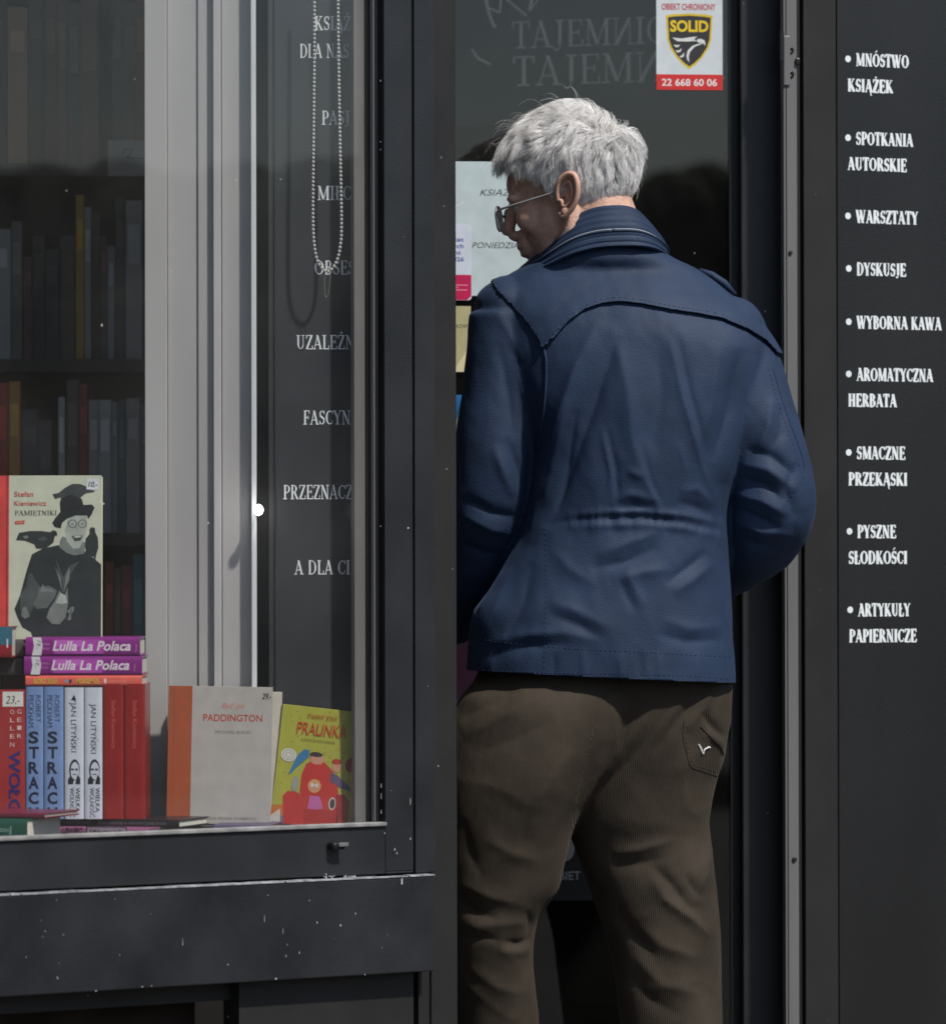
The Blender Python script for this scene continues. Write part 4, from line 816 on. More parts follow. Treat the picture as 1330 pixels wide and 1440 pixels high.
LA = [(712, 440, 9.0, 52), (710, 500, 9.0, 56), (706, 570, 9.0, 59), (697, 640, 9.0, 59), (688, 705, 9.01, 57), (672, 765, 9.05, 52), (648, 830, 9.11, 46), (630, 880, 9.17, 38)]
RA = [(1028, 482, 9.02, 50), (1046, 520, 9.01, 54), (1064, 590, 9.0, 57), (1081, 655, 9.0, 59), (1087, 712, 9.01, 61), (1069, 752, 9.05, 58), (1040, 780, 9.10, 50), (1000, 808, 9.16, 44), (960, 838, 9.22, 38)]
def arm_pts(a, sc): return [P(x, y, Y_) for x, y, Y_, r in a], [r * sc / 860 for x, y, Y_, r in a]
hands = []
for a in (LA, RA):
    p, r = arm_pts(a, .66); d_ = (p[-1] - p[-3]).normalized(); w0 = p[-1] + d_ * .03
    r[-1] = .028; hb.tube(p + [w0], r + [.026], n=16)
    # palm and five fingers, slightly curled
    up_ = Vector((0, -.25, 1)); side = d_.cross(up_).normalized(); upn = side.cross(d_).normalized()
    m3 = Matrix((d_, side, upn)).transposed()
    hb.ell(w0 + d_ * .045, (.048, .016, .040), m3)
    for i, (off, ln) in enumerate(((.028, .072), (.010, .080), (-.009, .075), (-.027, .058))):
        b0 = w0 + d_ * .078 + upn * off; k1 = d_; k2 = (d_ * .8 - side * .6).normalized(); k3 = (d_ * .3 - side * .95).normalized()
        p1 = b0 + k1 * ln * .42; p2 = p1 + k2 * ln * .32; p3 = p2 + k3 * ln * .26
        hb.tube([b0 - d_ * .02, b0, p1, p2, p3], [.0095, .0095, .009, .008, .0068], n=10)
    b0 = w0 + d_ * .03 + upn * .032; hb.tube([b0 - upn * .01, b0 + d_ * .02 + upn * .02, b0 + d_ * .045 + upn * .028, b0 + d_ * .065 + upn * .022], [.012, .012, .010, .008], n=10)
for xs in ((720, 700, 690, 695, 9.0), (915, 935, 945, 950, 9.04)):
    yy = xs[4]; hb.tube([P(xs[0] + (10 if xs[0] < 800 else -10), 1020, yy), P(xs[1], 1180, yy), P(xs[2], 1290, yy), P(xs[2], 1450, yy), P(xs[3], 1600, yy), P(xs[3], 1650, yy)], [.065, .06, .05, .05, .04, .042], n=18)
me = remesh(hb, .0035, 3)
skin = mat('skin', (.60, .375, .285), .48, .4, var=.2, vscale=60, bump=.55, bscale=260, sss=.12)
body = adopt(link('body', me, skin, smooth=True))
# ears
def ear(s_):
    # local: a toward front (x), b up (z), out = side
    E = MB(); c0 = Vector((-.004, s_ * .078, .002))
    def e(a_, b_, o_): return hd(c0.x + a_ - o_ * .45 - b_ * .22, c0.y + s_ * (o_), c0.z + b_)
    hel = [(.012, -.004, .003), (.014, .012, .007), (.010, .026, .011), (-.002, .033, .014), (-.014, .028, .017), (-.019, .012, .018), (-.018, -.006, .016), (-.012, -.020, .012), (-.003, -.029, .008), (.005, -.031, .005), (.009, -.024, .002)]
    hp = spline(hel, 5); E.tube([e(*p) for p in hp], [.0036 + .0012 * math.sin(i / len(hp) * 3.1) for i in range(len(hp))], n=10)
    an = spline([(.004, .018, .010), (-.006, .020, .013), (-.010, .006, .013), (-.009, -.008, .011), (0, -.016, .008), (.006, -.014, .006)], 5); E.tube([e(*p) for p in an], .0024, n=8)
    E.tube([e(*p) for p in spline([(.012, -.004, .003), (.007, -.006, .007), (.006, -.014, .006)], 4)], .0034, n=8)   # tragus
    hp2 = spline(hel, 3); cen = e(-.001, .002, .003); ring0 = [e(*p) for p in hp2]; ring1 = [cen.lerp(r_, .55) - (HR @ Vector((0, s_, 0))) * .004 for r_ in ring0]
    n = len(ring0)
    for i in range(n - 1):
        E.add([ring0[i], ring0[i + 1], ring1[i + 1], ring1[i]], [(0, 1, 2, 3)]); E.add([ring1[i], ring1[i + 1], cen], [(0, 1, 2)])
        bk = [r_ - (HR @ Vector((0, s_, 0))) * .014 for r_ in (ring0[i], ring0[i + 1])]
        E.add([ring0[i], ring0[i + 1], bk[1], bk[0]], [(0, 1, 2, 3)])
    E.ell(e(.000, -.0255, .0075), (.0078, .0036, .0085), HR)
    return adopt(E.build('ear', mat('ear_skin', (.58, .345, .26), .5, .4, var=.1, vscale=50, sss=.12), smooth=True))
ear(1); ear(-1)
for s_ in (-1, 1): adopt(MB().ell(hd(.082, s_ * .031, .008), (.012, .012, .012)).build('eye', mat('eye_white', (.6, .57, .52), .2, .6), smooth=True))
for s_ in (-1, 1):
    eb = MB()
    for i in range(60):
        t = i / 60; b0 = hd(.100 - .012 * t * 1.6, s_ * (.012 + .036 * t), .030 + .004 * math.sin(t * 3)); eb.tube([b0, b0 + HR @ Vector((.003, s_ * .006, .002 + random.uniform(-.002, .002)))], [.0006, .0002], n=4)
    adopt(eb.build('eyebrow', mat('brow_hair', (.30, .28, .26), .6, .3)))
# glasses
gl = MB(); Mg = mat('clear_grey_frame', (.30, .30, .31), .15, .6, var=.03, coat=.5)
def gq(x, y, z): return hd(x, y, z)
for s_ in (-1, 1):
    rim = [gq(.123 - .10 * abs(math.cos(a_) * .023 + .034 - .012) ** 1.25 * 1.2 + math.sin(a_) * -.003, s_ * (.034 + .0235 * math.copysign(abs(math.cos(a_)) ** .8, math.cos(a_))), .001 + .0195 * math.copysign(abs(math.sin(a_)) ** .8, math.sin(a_))) for a_ in [2 * math.pi * i / 28 for i in range(28)]]
    gl.tube(rim + [rim[0], rim[1]], .0021, n=8)
    gl.tube([gq(.117, s_ * .058, .010), gq(.105, s_ * .068, .012), gq(.06, s_ * .075, .0125), gq(.01, s_ * .080, .0135), gq(-.004, s_ * .082, .010)], [.002, .0022, .0019, .0016, .0015], n=8)
    ln_ = MB(); ln_.add([p for p in rim], [tuple(range(28))]); adopt(ln_.build('lens', glass_mat('lens_glass_%d' % (s_ + 1), (.93, .96, .95), .10, 0, 3), fix=False))
gl.tube([gq(.122, -.012, .007), gq(.125, 0, .010), gq(.122, .012, .007)], .0022, n=8)
adopt(gl.build('glasses_frame', Mg, smooth=True))

# ---- hair
cen = np.array((-.012, 0, .046)); rad = np.array((.100, .077, .088))
def hmin(x): return np.interp(x, [-.115, -.09, -.06, -.035, -.012, .012, .03, .055, .075, .10], [-.052, -.052, -.040, -.022, .010, .040, .060, .080, .094, .106])
def scalp(N, jit=0):
    out = []
    while len(out) < N:
        d_ = rng.normal(size=(N, 3)); d_ /= np.linalg.norm(d_, axis=1)[:, None]; p = cen + d_ * rad
        fr = d_[:, 0] > .3; p[fr, 0] += .004
        ok = p[:, 2] > hmin(p[:, 0]) + rng.normal(size=N) * .003
        out += list(p[ok])
    return np.array(out[:N])
def hair_strands(N, seedoff=0, rscale=1.0, wild=0):
    p = scalp(N); n = (p - cen) / rad ** 2; n /= np.linalg.norm(n, axis=1)[:, None]
    ncl = 800; cl = scalp(ncl); cn = rng.normal(size=(ncl, 3))
    idx = np.argmin(((p[:, None, :] - cl[None]) ** 2).sum(2), axis=1)
    crown = np.array((-.078, .004, .105))
    top = np.clip((p[:, 2] - .060) / .05, 0, 1); back = np.clip((-.02 - p[:, 0]) / .06, 0, 1); low = np.clip((.05 - p[:, 2]) / .09, 0, 1)
    fl = p - crown; fl /= np.linalg.norm(fl, axis=1)[:, None]
    fwd = np.array((1, 0, 0)); dwn = np.array((0, 0, -1.))
    d_ = fl + fwd * top[:, None] * .9 + dwn * ((1 - top) * (1 - .7 * np.clip((p[:, 0] - .03) / .04, 0, 1)))[:, None] * .8 + fwd * ((1 - top) * (1 - back))[:, None] * .25 + cn[idx] * .22 + rng.normal(size=(N, 3)) * (.10 + wild)
    d_ -= n * (d_ * n).sum(1)[:, None]; d_ /= np.linalg.norm(d_, axis=1)[:, None]
    front = np.clip((p[:, 0] - .05) / .04, 0, 1) * top
    ln = (.016 + .034 * top + .018 * (1 - low) * (1 - top) - .006 * low + .012 * front) * rng.uniform(.75, 1.2, N) * (1 - .4 * np.clip((p[:, 0] - .005) / .03, 0, 1) * (1 - top))
    hgt = (.0035 + .036 * top + .010 * (1 - low) * (1 - top) + .010 * front) * (1 + wild * 2)
    cph = rng.uniform(0, 6.28, ncl)[idx]; K = 8
    dfix = np.array((.92, 0, .22)) + cn[idx] * .16 + rng.normal(size=(N, 3)) * .06 + np.stack([0 * p[:, 0], p[:, 1] * 5, 0 * p[:, 0]], 1)
    side_f = np.clip((p[:, 0] - .005) / .03, 0, 1) * (1 - top)
    P_ = np.zeros((N, K, 3)); q = p - n * .002; sd_ = np.cross(n, d_); sgn = np.sign(cn[idx][:, 0] + .2)
    hvar = (rng.uniform(.35, 1.15, N))
    for k in range(K):
        t = k / (K - 1); P_[:, k] = q
        rel = (q - cen) / rad; rr = np.linalg.norm(rel, axis=1); nn = (q - cen) / rad ** 2; nn /= np.linalg.norm(nn, axis=1)[:, None]
        hcur = (rr - 1) * rad.mean(); want = hgt * hvar * math.sin(min(1, t * 1.25 + .12) * math.pi * .62)
        dd = d_ - nn * (d_ * nn).sum(1)[:, None]; dd /= np.linalg.norm(dd, axis=1)[:, None] + 1e-9
        dd = dd * (1 - front)[:, None] + dfix * front[:, None]
        curl = np.sin(t * 3.4 + cph)[:, None] * sd_ * .85 * (.4 + top[:, None])
        step = (ln / (K - 1))[:, None]
        q = q + (dd + curl + dwn * (.22 - .2 * front)[:, None] * t) * step + nn * ((want - hcur) * .45 * (1 - front))[:, None] + dwn * (front * t * t * .9)[:, None] * step
        if wild: q = q + (nn * .35 + cn[idx] * .1) * step * wild * 4
    # clumping toward the clump's mean line
    for k in range(1, K):
        s = np.zeros((ncl, 3)); c_ = np.bincount(idx, minlength=ncl)[:, None] + 1e-9
        for a_ in range(3): s[:, a_] = np.bincount(idx, P_[:, k, a_], ncl)
        P_[:, k] += ((s / c_)[idx] - P_[:, k]) * (.36 * (k / (K - 1)))
    return P_, rscale
def strands_mesh(P_, r0):
    N, K, _ = P_.shape; t = np.gradient(P_, axis=1); t /= np.linalg.norm(t, axis=2)[..., None] + 1e-9
    ref = np.array((.3, .5, .8)); a = np.cross(t, ref); a /= np.linalg.norm(a, axis=2)[..., None] + 1e-9; b = np.cross(t, a)
    r = r0 * np.array([1, 1, 1, 1, .95, .85, .65, .3])[None, :, None] * rng.uniform(.7, 1.3, (N, 1, 1)); V = []
    for j in range(3): V.append(P_ + (a * math.cos(j * 2.094) + b * math.sin(j * 2.094)) * r)
    V = np.stack(V, 2).reshape(-1, 3); HRn = np.array(HR); V = V @ HRn.T + np.array(HO)
    base_ = (np.arange(N) * K * 3)[:, None, None]; kk_ = (np.arange(K - 1) * 3)[None, :, None]; j = np.arange(3)[None, None, :]; j2 = (j + 1) % 3
    A0 = base_ + kk_ + j; A1 = base_ + kk_ + j2; Fq = np.stack([A0, A1, A1 + 3, A0 + 3], -1).reshape(-1, 4)
    me = bpy.data.meshes.new('hair'); me.vertices.add(len(V)); me.vertices.foreach_set('co', V.ravel()); me.loops.add(Fq.size); me.loops.foreach_set('vertex_index', Fq.ravel().astype(np.int32))
    me.polygons.add(len(Fq)); me.polygons.foreach_set('loop_start', np.arange(0, Fq.size, 4, dtype=np.int32)); me.polygons.foreach_set('loop_total', np.full(len(Fq), 4, dtype=np.int32)); me.update(calc_edges=True)
    # per-strand tone
    at = me.attributes.new('tone', 'FLOAT', 'POINT'); at.data.foreach_set('value', np.repeat(rng.uniform(0, 1, N), K * 3).astype(np.float32)); return me
mh = bpy.data.materials.new('grey_hair'); mh.use_nodes = True; n_ = mh.node_tree; b_ = n_.nodes['Principled BSDF']; at_ = n_.nodes.new('ShaderNodeAttribute'); at_.attribute_name = 'tone'
rp = n_.nodes.new('ShaderNodeValToRGB'); rp.color_ramp.elements[0].color = (.64, .62, .60, 1); rp.color_ramp.elements[1].color = (.99, .985, .98, 1); rp.color_ramp.elements[0].position = .0; rp.color_ramp.elements[1].position = .55
n_.links.new(at_.outputs['Fac'], rp.inputs[0]); n_.links.new(rp.outputs[0], b_.inputs['Base Color']); b_.inputs['Roughness'].default_value = .38; b_.inputs['Specular IOR Level'].default_value = .6
S1, _ = hair_strands(26000); adopt(link('hair', strands_mesh(S1, .00029), mh, smooth=True))
S2, _ = hair_strands(300, wild=.2); adopt(link('loose_hair', strands_mesh(S2, .00016), mh, smooth=True))
cap = MB(); N_ = 40
for i in range(1): cap.ell(hd(*cen), tuple(rad + .0035), HR, nu=40, nv=26)
cm = cap.mesh('cap', True); vv = getco(cm); loc = (vv - np.array(HO)) @ np.array(HR)
bmm = bmesh.new(); bmm.from_mesh(cm); bmm.verts.ensure_lookup_table()
kill = [v_ for v_ in bmm.verts if loc[v_.index, 2] < hmin(loc[v_.index, 0]) + .004]
bmesh.ops.delete(bmm, geom=kill, context='VERTS'); bmm.to_mesh(cm); bmm.free()
adopt(link('under_hair', cm, mat('under_hair', (.44, .38, .35), .7, .3, var=.3, vscale=90, bump=.4, bscale=400), smooth=True))

# ---- jacket
NAVY = (.0145, .031, .070)
def cloth(name, col, rough=.6, weave=1400, bumpw=.25, wr=18, wrs=.5, sheen=.25):
    m = bpy.data.materials.new(name); m.use_nodes = True; n = m.node_tree; b = n.nodes['Principled BSDF']; MATS[name] = m
    b.inputs['Roughness'].default_value = rough; b.inputs['Specular IOR Level'].default_value = .35; b.inputs['Sheen Weight'].default_value = sheen; b.inputs['Sheen Roughness'].default_value = .4; b.inputs['Sheen Tint'].default_value = (*[min(1, c * 5 + .1) for c in col], 1)
    tc = n.nodes.new('ShaderNodeTexCoord'); nz = n.nodes.new('ShaderNodeTexNoise'); nz.inputs['Scale'].default_value = 14; nz.inputs['Detail'].default_value = 7; n.links.new(tc.outputs['Object'], nz.inputs[0])
    cr = n.nodes.new('ShaderNodeValToRGB'); cr.color_ramp.elements[0].position = .3; cr.color_ramp.elements[1].position = .72; cr.color_ramp.elements[0].color = (*[c * .86 for c in col], 1); cr.color_ramp.elements[1].color = (*[c * 1.16 for c in col], 1)
    n.links.new(nz.outputs[0], cr.inputs[0]); n.links.new(cr.outputs[0], b.inputs['Base Color'])
    n1 = n.nodes.new('ShaderNodeTexNoise'); n1.inputs['Scale'].default_value = weave; n1.inputs['Detail'].default_value = 1; n.links.new(tc.outputs['Object'], n1.inputs[0])
    mp = n.nodes.new('ShaderNodeMapping'); mp.inputs['Scale'].default_value = (1, 1, .55); mp.inputs['Rotation'].default_value = (0, .35, 0); n.links.new(tc.outputs['Object'], mp.inputs[0])
    n2 = n.nodes.new('ShaderNodeTexNoise'); n2.inputs['Scale'].default_value = wr; n2.noise_type = 'RIDGED_MULTIFRACTAL'; n2.inputs['Detail'].default_value = 1.5; n2.inputs['Distortion'].default_value = 1.2; n.links.new(mp.outputs[0], n2.inputs[0])
    b1 = n.nodes.new('ShaderNodeBump'); b1.inputs['Strength'].default_value = bumpw; b1.inputs['Distance'].default_value = .0006; n.links.new(n1.outputs[0], b1.inputs['Height'])
    b2 = n.nodes.new('ShaderNodeBump'); b2.inputs['Strength'].default_value = wrs; b2.inputs['Distance'].default_value = .0035; n.links.new(n2.outputs[0], b2.inputs['Height']); n.links.new(b1.outputs[0], b2.inputs['Normal'])
    n.links.new(b2.outputs[0], b.inputs['Normal']); return m
M_jk = cloth('navy_cotton', NAVY, .68, weave=420, bumpw=.9, wr=8, wrs=.3, sheen=.12); M_seam = mat('navy_seam', (.020, .038, .09), .6, .3, var=.1); M_seamL = mat('navy_seam_light', (.045, .07, .14), .6, .3, var=.1)
jb = MB()
jt = [(334, 806, 908, 9.03, .070), (350, 790, 925, 9.03, .085), (366, 765, 945, 9.03, .095), (385, 722, 985, 9.035, .092), (410, 697, 1018, 9.03, .108), (445, 690, 1054, 9.02, .125), (490, 700, 1080, 9.015, .138), (560, 722, 1064, 9.01, .142), (640, 745, 1044, 9.01, .142), (700, 742, 1027, 9.01, .136), (735, 733, 1023, 9.01, .132), (770, 720, 1025, 9.01, .135), (821, 694, 1027, 9.01, .142), (863, 664, 1029, 9.01, .148), (905, 658, 1031, 9.01, .150), (951, 656, 1034, 9.01, .150), (985, 655, 1036, 9.01, .150)]
jb.rings([ringpx(*r, e=2.3, n=64) for r in interp_rows(jt, 5)])
for a in (LA, RA):
    p, r = arm_pts([tuple(q_) for q_ in spline(a, 5)], 1.0); jb.tube(p, r, n=28)
jb.ell(P(718, 432, 9.02), (.060, .075, .050)); jb.ell(P(1020, 462, 9.03), (.062, .08, .052))
jm = remesh(jb, .0038, 4)
JF = [
 (7.5, 12, [(842, 448), (808, 520), (783, 600), (760, 690), (745, 765)]), (-7, 11, [(870, 470), (835, 570), (800, 665), (770, 745)]),
 (5.5, 18, [(858, 450), (880, 540), (892, 640), (905, 700)]), (-3, 15, [(925, 470), (930, 560), (915, 650)]),
 (5.5, 13, [(1062, 500), (1046, 590), (1016, 680)]), (-6.5, 11, [(1040, 490), (1026, 580), (1002, 650)]), (3.5, 13, [(1010, 480), (1000, 570), (975, 650)]),
 (4, 7, [(800, 560), (783, 640), (765, 715)]), (-4.5, 6, [(812, 575), (797, 650), (782, 722)]), (3, 5, [(940, 470), (960, 560), (985, 650), (1005, 705)]), (-3, 5, [(952, 470), (972, 560), (996, 645)]), (2.6, 4, [(845, 600), (858, 660), (862, 712)]), (-2.6, 4, [(853, 602), (866, 660), (870, 712)]), (3, 4, [(720, 770), (700, 815), (672, 862)]),
 (2.2, 5, [(893, 625), (908, 678), (924, 708), (931, 748)]), (-2.2, 4, [(901, 622), (917, 680), (933, 712)]), (1.6, 4, [(955, 620), (963, 665)]),
 (3.5, 8, [(865, 705), (885, 695), (925, 704)]), (-3, 7, [(862, 716), (890, 712), (930, 718)]), (3, 9, [(955, 690), (980, 688), (1005, 712)]), (-3, 8, [(950, 706), (975, 712), (1000, 724)]), (3, 7, [(880, 660), (905, 672)]),
 (-2.8, 5, [(760, 738), (800, 732), (840, 729), (900, 728), (960, 734), (1025, 749)]), (3.4, 5, [(800, 724), (850, 720), (905, 719), (965, 725), (1024, 739)]), (3.0, 6, [(800, 742), (850, 739), (905, 738), (965, 744), (1024, 759)]),
 (4.5, 12, [(840, 782), (880, 765), (935, 745)]), (-4, 10, [(830, 800), (880, 790), (925, 768)]), (4, 12, [(860, 818), (905, 805), (945, 800)]), (-4, 8, [(995, 775), (965, 800), (935, 822)]), (4, 11, [(1005, 790), (975, 815), (945, 836)]), (-2.5, 6, [(868, 808), (880, 835), (893, 860)]), (3, 8, [(878, 800), (893, 830), (905, 855)]),
 (4, 11, [(682, 905), (730, 894), (790, 890), (850, 902)]), (-4, 9, [(690, 922), (740, 908), (800, 906)]), (3.5, 12, [(770, 845), (810, 860), (860, 885)]), (-3, 9, [(770, 862), (815, 880), (850, 900)]), (3, 12, [(930, 870), (970, 885), (1020, 880)]), (-3, 10, [(920, 890), (965, 902), (1020, 900)]),
 (3, 12, [(720, 800), (700, 850), (676, 900)]), (-3.5, 11, [(750, 790), (735, 850), (710, 900)]), (3, 12, [(775, 770), (800, 800), (840, 825)]),
 (2.5, 9, [(690, 925), (693, 955)]), (2, 7, [(870, 918), (874, 958)]), (2, 7, [(925, 915), (928, 960)]), (-2, 6, [(900, 918), (901, 960)]), (2, 8, [(980, 915), (984, 965)]), (-2, 7, [(780, 915), (778, 955)]), (2, 8, [(820, 912), (822, 956)]),
 # right sleeve
 (-6, 8, [(1048, 632), (1085, 642), (1118, 668)]), (6, 9, [(1040, 652), (1078, 660), (1120, 690)]), (-6.5, 8, [(1032, 672), (1075, 682), (1105, 706)]), (6, 9, [(1028, 694), (1070, 704), (1110, 726)]), (-6.5, 8, [(1030, 712), (1060, 728), (1098, 744)]), (5.5, 9, [(1030, 732), (1070, 748), (1115, 752)]), (-5, 8, [(1034, 756), (1065, 768), (1100, 768)]), (-4, 7, [(1120, 650), (1105, 690), (1118, 730)]), (4, 8, [(1085, 560), (1080, 600), (1060, 640)]), (-3.5, 8, [(1098, 570), (1098, 610), (1080, 640)]),
 # left sleeve
 (4.5, 9, [(694, 625), (708, 665), (722, 700)]), (-5, 9, [(712, 615), (730, 660), (742, 700)]), (4, 9, [(722, 500), (738, 560), (745, 620)]), (-4, 10, [(700, 480), (716, 560), (722, 620)]), (-5, 9, [(650, 700), (690, 722), (738, 730)]), (4.5, 10, [(648, 722), (690, 745), (720, 750)]), (-4, 9, [(650, 765), (680, 780), (705, 780)]), (3, 10, [(690, 430), (712, 460), (735, 510)]),
]
for i in range(15):                                                     # gathers on the waist cord
    x = 800 + i * 15 + random.uniform(-3, 3); y = 729 + max(0, x - 900) * .15
    JF.append((random.uniform(1.2, 2.4) * random.choice((1, 1, -1)), random.uniform(3, 4.5), [(x, y - random.uniform(10, 22)), (x + random.uniform(-4, 4), y + random.uniform(8, 26))]))
folds(jm, JF, lump=.0022, lscale=15, crisp=.0); relax(jm, 1, .4)
# cut the bottom flat and open
bmm = bmesh.new(); bmm.from_mesh(jm); zh = P(800, 948, 8.87).z
bmesh.ops.bisect_plane(bmm, geom=bmm.verts[:] + bmm.edges[:] + bmm.faces[:], plane_co=P(660, 944, 8.87), plane_no=Vector((P(1030, 962, 8.87) - P(660, 944, 8.87)).normalized().cross(Vector((0, 1, 0)))), clear_outer=False, clear_inner=True)
bmm.to_mesh(jm); bmm.free()
jmin = getco(jm)[:, 2].min()
jk = adopt(link('jacket', jm, M_jk, smooth=True)); sm_ = jk.modifiers.new('thickness', 'SOLIDIFY'); sm_.thickness = .003; sm_.offset = -1
BV = mesh_bvh(jm)
# yoke: a loose cape layer over the shoulders
EX = [640, 700, 766, 785, 800, 822, 845, 870, 900, 940, 980, 1015, 1050, 1075, 1092, 1150]; EY = [500, 500, 487, 468, 452, 436, 428, 425, 428, 436, 442, 449, 464, 480, 498, 500]
def yoke():
    bm_ = bmesh.new(); bm_.from_mesh(jm); bm_.verts.ensure_lookup_table(); v = np.array([p.co[:] for p in bm_.verts]); px, py = to_px(v)
    g = np.interp(px, EX, EY) - py
    lim = np.interp(py, [380, 400, 412, 445, 480, 520], [690, 695, 702, 736, 762, 768]); g2 = px - lim
    keep = [f_ for f_ in bm_.faces if all(g[x.index] > -4.5 and g2[x.index] > -4.5 and v[x.index, 1] < 9.10 for x in f_.verts)]
    ks = set(keep); bmesh.ops.delete(bm_, geom=[f_ for f_ in bm_.faces if f_ not in ks], context='FACES')
    bm_.normal_update()
    for x in bm_.verts:
        X, Y_ = to_px(np.array(x.co[:])); gg = np.interp(X, EX, EY) - Y_; l2 = X - np.interp(Y_, [380, 400, 412, 445, 480, 520], [690, 695, 702, 736, 762, 768]); c_ = x.co.copy()
        if x.co.y < 9.03:
            if gg < 2.6: c_.z -= (gg) * -1 / 860 * -1 if False else 0; c_.z += -gg / 860 * -1 * -1 if False else (-gg) / 860
            if l2 < 2.6: c_.x += -l2 / 860
        h, nn, _, _ = BV.find_nearest(c_)
        if h is None: continue
        lift = .0035 + .0035 * max(0, 1 - max(gg, 0) / 30)
        x.co = h + nn * lift
    me = bpy.data.meshes.new('yoke'); bm_.to_mesh(me); bm_.free(); return me
ym = yoke(); relax(ym, 0); yk = adopt(link('yoke', ym, M_jk, smooth=True)); s2 = yk.modifiers.new('thickness', 'SOLIDIFY'); s2.thickness = .0022; s2.offset = -1
YV = mesh_bvh(ym)
def seam(bvh, pts, r=.0009, m=None, name='seam', lift=.0004, dash=False, k=6):
    pp = drape(bvh, spline([tuple(p) for p in pts], k), lift, 3)
    segs = [[]]
    for p in pp:
        if segs[-1] and (p - segs[-1][-1]).length > .02: segs.append([])
        segs[-1].append(p)
    mb = MB()
    for s in segs:
        if dash:
            for i in range(0, len(s) - 1, 2): mb.tube([s[i], s[i].lerp(s[i + 1], .75)], r, n=5)
        elif len(s) > 2: mb.tube(s, r, n=6)
    if mb.v: return adopt(mb.build(name, m or M_seam, smooth=True))
seam(YV, [(774, 476), (792, 455), (815, 434), (845, 421), (870, 418), (900, 421), (940, 429), (980, 435), (1015, 442), (1048, 457), (1070, 471)], .0006, M_seamL, 'yoke_stitching', dash=True)
seam(BV, [(703, 412), (722, 428), (744, 452), (760, 478), (767, 500), (768, 530), (765, 575), (757, 630)], .0022, M_jk, 'armhole_seam', .0008)
seam(BV, [(1086, 515), (1096, 550), (1109, 590), (1122, 625), (1131, 655), (1130, 672)], .0008, M_seam, 'sleeve_seam')
seam(BV, [(1080, 518), (1090, 553), (1103, 593), (1116, 628), (1125, 660)], .0004, M_seam, 'sleeve_stitching', dash=True)
seam(BV, [(1128, 672), (1118, 690), (1105, 706)], .0006, M_seam, 'sleeve_stitching', dash=True)
seam(BV, [(766, 742), (768, 800), (767, 860), (764, 950)], .0005, M_seam, 'panel_stitching', dash=True)
seam(BV, [(664, 898), (720, 905), (800, 912), (900, 917), (1028, 924)], .0005, M_seam, 'hem_stitching', dash=True)
seam(BV, [(662, 941), (720, 945), (860, 948), (980, 951), (1030, 957)], .0005, M_seam, 'hem_stitching', dash=True)
seam(BV, [(705, 745), (725, 738), (738, 720)], .0005, M_seam, 'sleeve_stitching', dash=True)
# epaulettes
def strap(bvh, c0, c1, wd, lift, name):
    mb = MB(); n = 10; L0, L1 = [], []
    dx, dy = c1[0] - c0[0], c1[1] - c0[1]; l_ = math.hypot(dx, dy); nx, ny = -dy / l_ * wd, dx / l_ * wd
    for i in range(n + 1):
        t = i / n; sh_ = 1 if t < .85 else 1 - (t - .85) * 3
        for lst, sg_ in ((L0, 1), (L1, -1)):
            x, y = c0[0] + dx * t + nx * sg_ * sh_, c0[1] + dy * t + ny * sg_ * sh_
            h, nn, _, _ = bvh.find_nearest(P(x, y, 9.02))
            lst.append(h + (nn if nn.y < 0 else nn) * lift)
    for i in range(n): mb.add([L0[i], L0[i + 1], L1[i + 1], L1[i]], [(0, 1, 2, 3)])
    o = adopt(mb.build(name, M_jk, smooth=True, fix=False)); s_ = o.modifiers.new('t', 'SOLIDIFY'); s_.thickness = .003; s_.offset = 0
# collar: stand collar made of a top and bottom curve round the neck
TOPC = [(855, 290.5, 8.955), (888, 293, 8.965), (912, 314, 9.00), (925, 340, 9.05), (905, 375, 9.12), (830, 395, 9.15), (760, 393, 9.13), (738, 378, 9.09), (752, 362, 9.05), (771, 346, 9.02), (790, 325, 8.99), (808, 307, 8.97), (828, 296, 8.96)]
BOTC = [(862, 346, 8.928), (900, 346, 8.935), (925, 352, 8.965), (935, 364, 9.03), (915, 398, 9.12), (830, 415, 9.16), (750, 410, 9.13), (728, 394, 9.09), (738, 388, 9.02), (758, 380, 8.975), (782, 368, 8.948), (806, 357, 8.935), (834, 349, 8.93)]
def closed_spl(pts, k=5): 
    q_ = pts[-2:] + pts + pts[:3]; s = spline(q_, k); return s[2 * k:2 * k + len(pts) * k]
tc_, bc_ = closed_spl(TOPC), closed_spl(BOTC)
def cring(t, bulge=.006):
    out = []; c_ = P(845, 350, 9.04)
    for a_, b2_ in zip(tc_, bc_):
        p_ = P(*a_).lerp(P(*b2_), t); o_ = (p_ - c_); o_.z = 0; o_.normalize(); out.append(p_ + o_ * bulge * math.sin(t * math.pi) + o_ * .0012 * math.sin(t * 40))
    return out
cl = MB(); R_ = [cring(i / 20) for i in range(21)]; cl.rings(R_, cap=False)
co = adopt(cl.build('collar', M_jk, smooth=True)); s3 = co.modifiers.new('t', 'SOLIDIFY'); s3.thickness = .006; s3.offset = 0; bv_ = co.modifiers.new('b', 'BEVEL'); bv_.width = .001; bv_.segments = 2
for t_c, rr, mm_ in ((.20, .0005, M_seam), (.34, .0005, M_seam)):
    r_ = cring(t_c, .0095); MBb = MB()
    for i in range(0, len(r_) - 1): MBb.tube([r_[i], r_[i].lerp(r_[i + 1], .6)], rr, n=5)
    adopt(MBb.build('collar_stitching', mm_))
r_ = cring(.58, .0102); adopt(MB().tube(r_ + [r_[0]], .0011, n=6).build('collar_piping', mat('pale_piping', (.30, .32, .36), .6, .3), smooth=True))
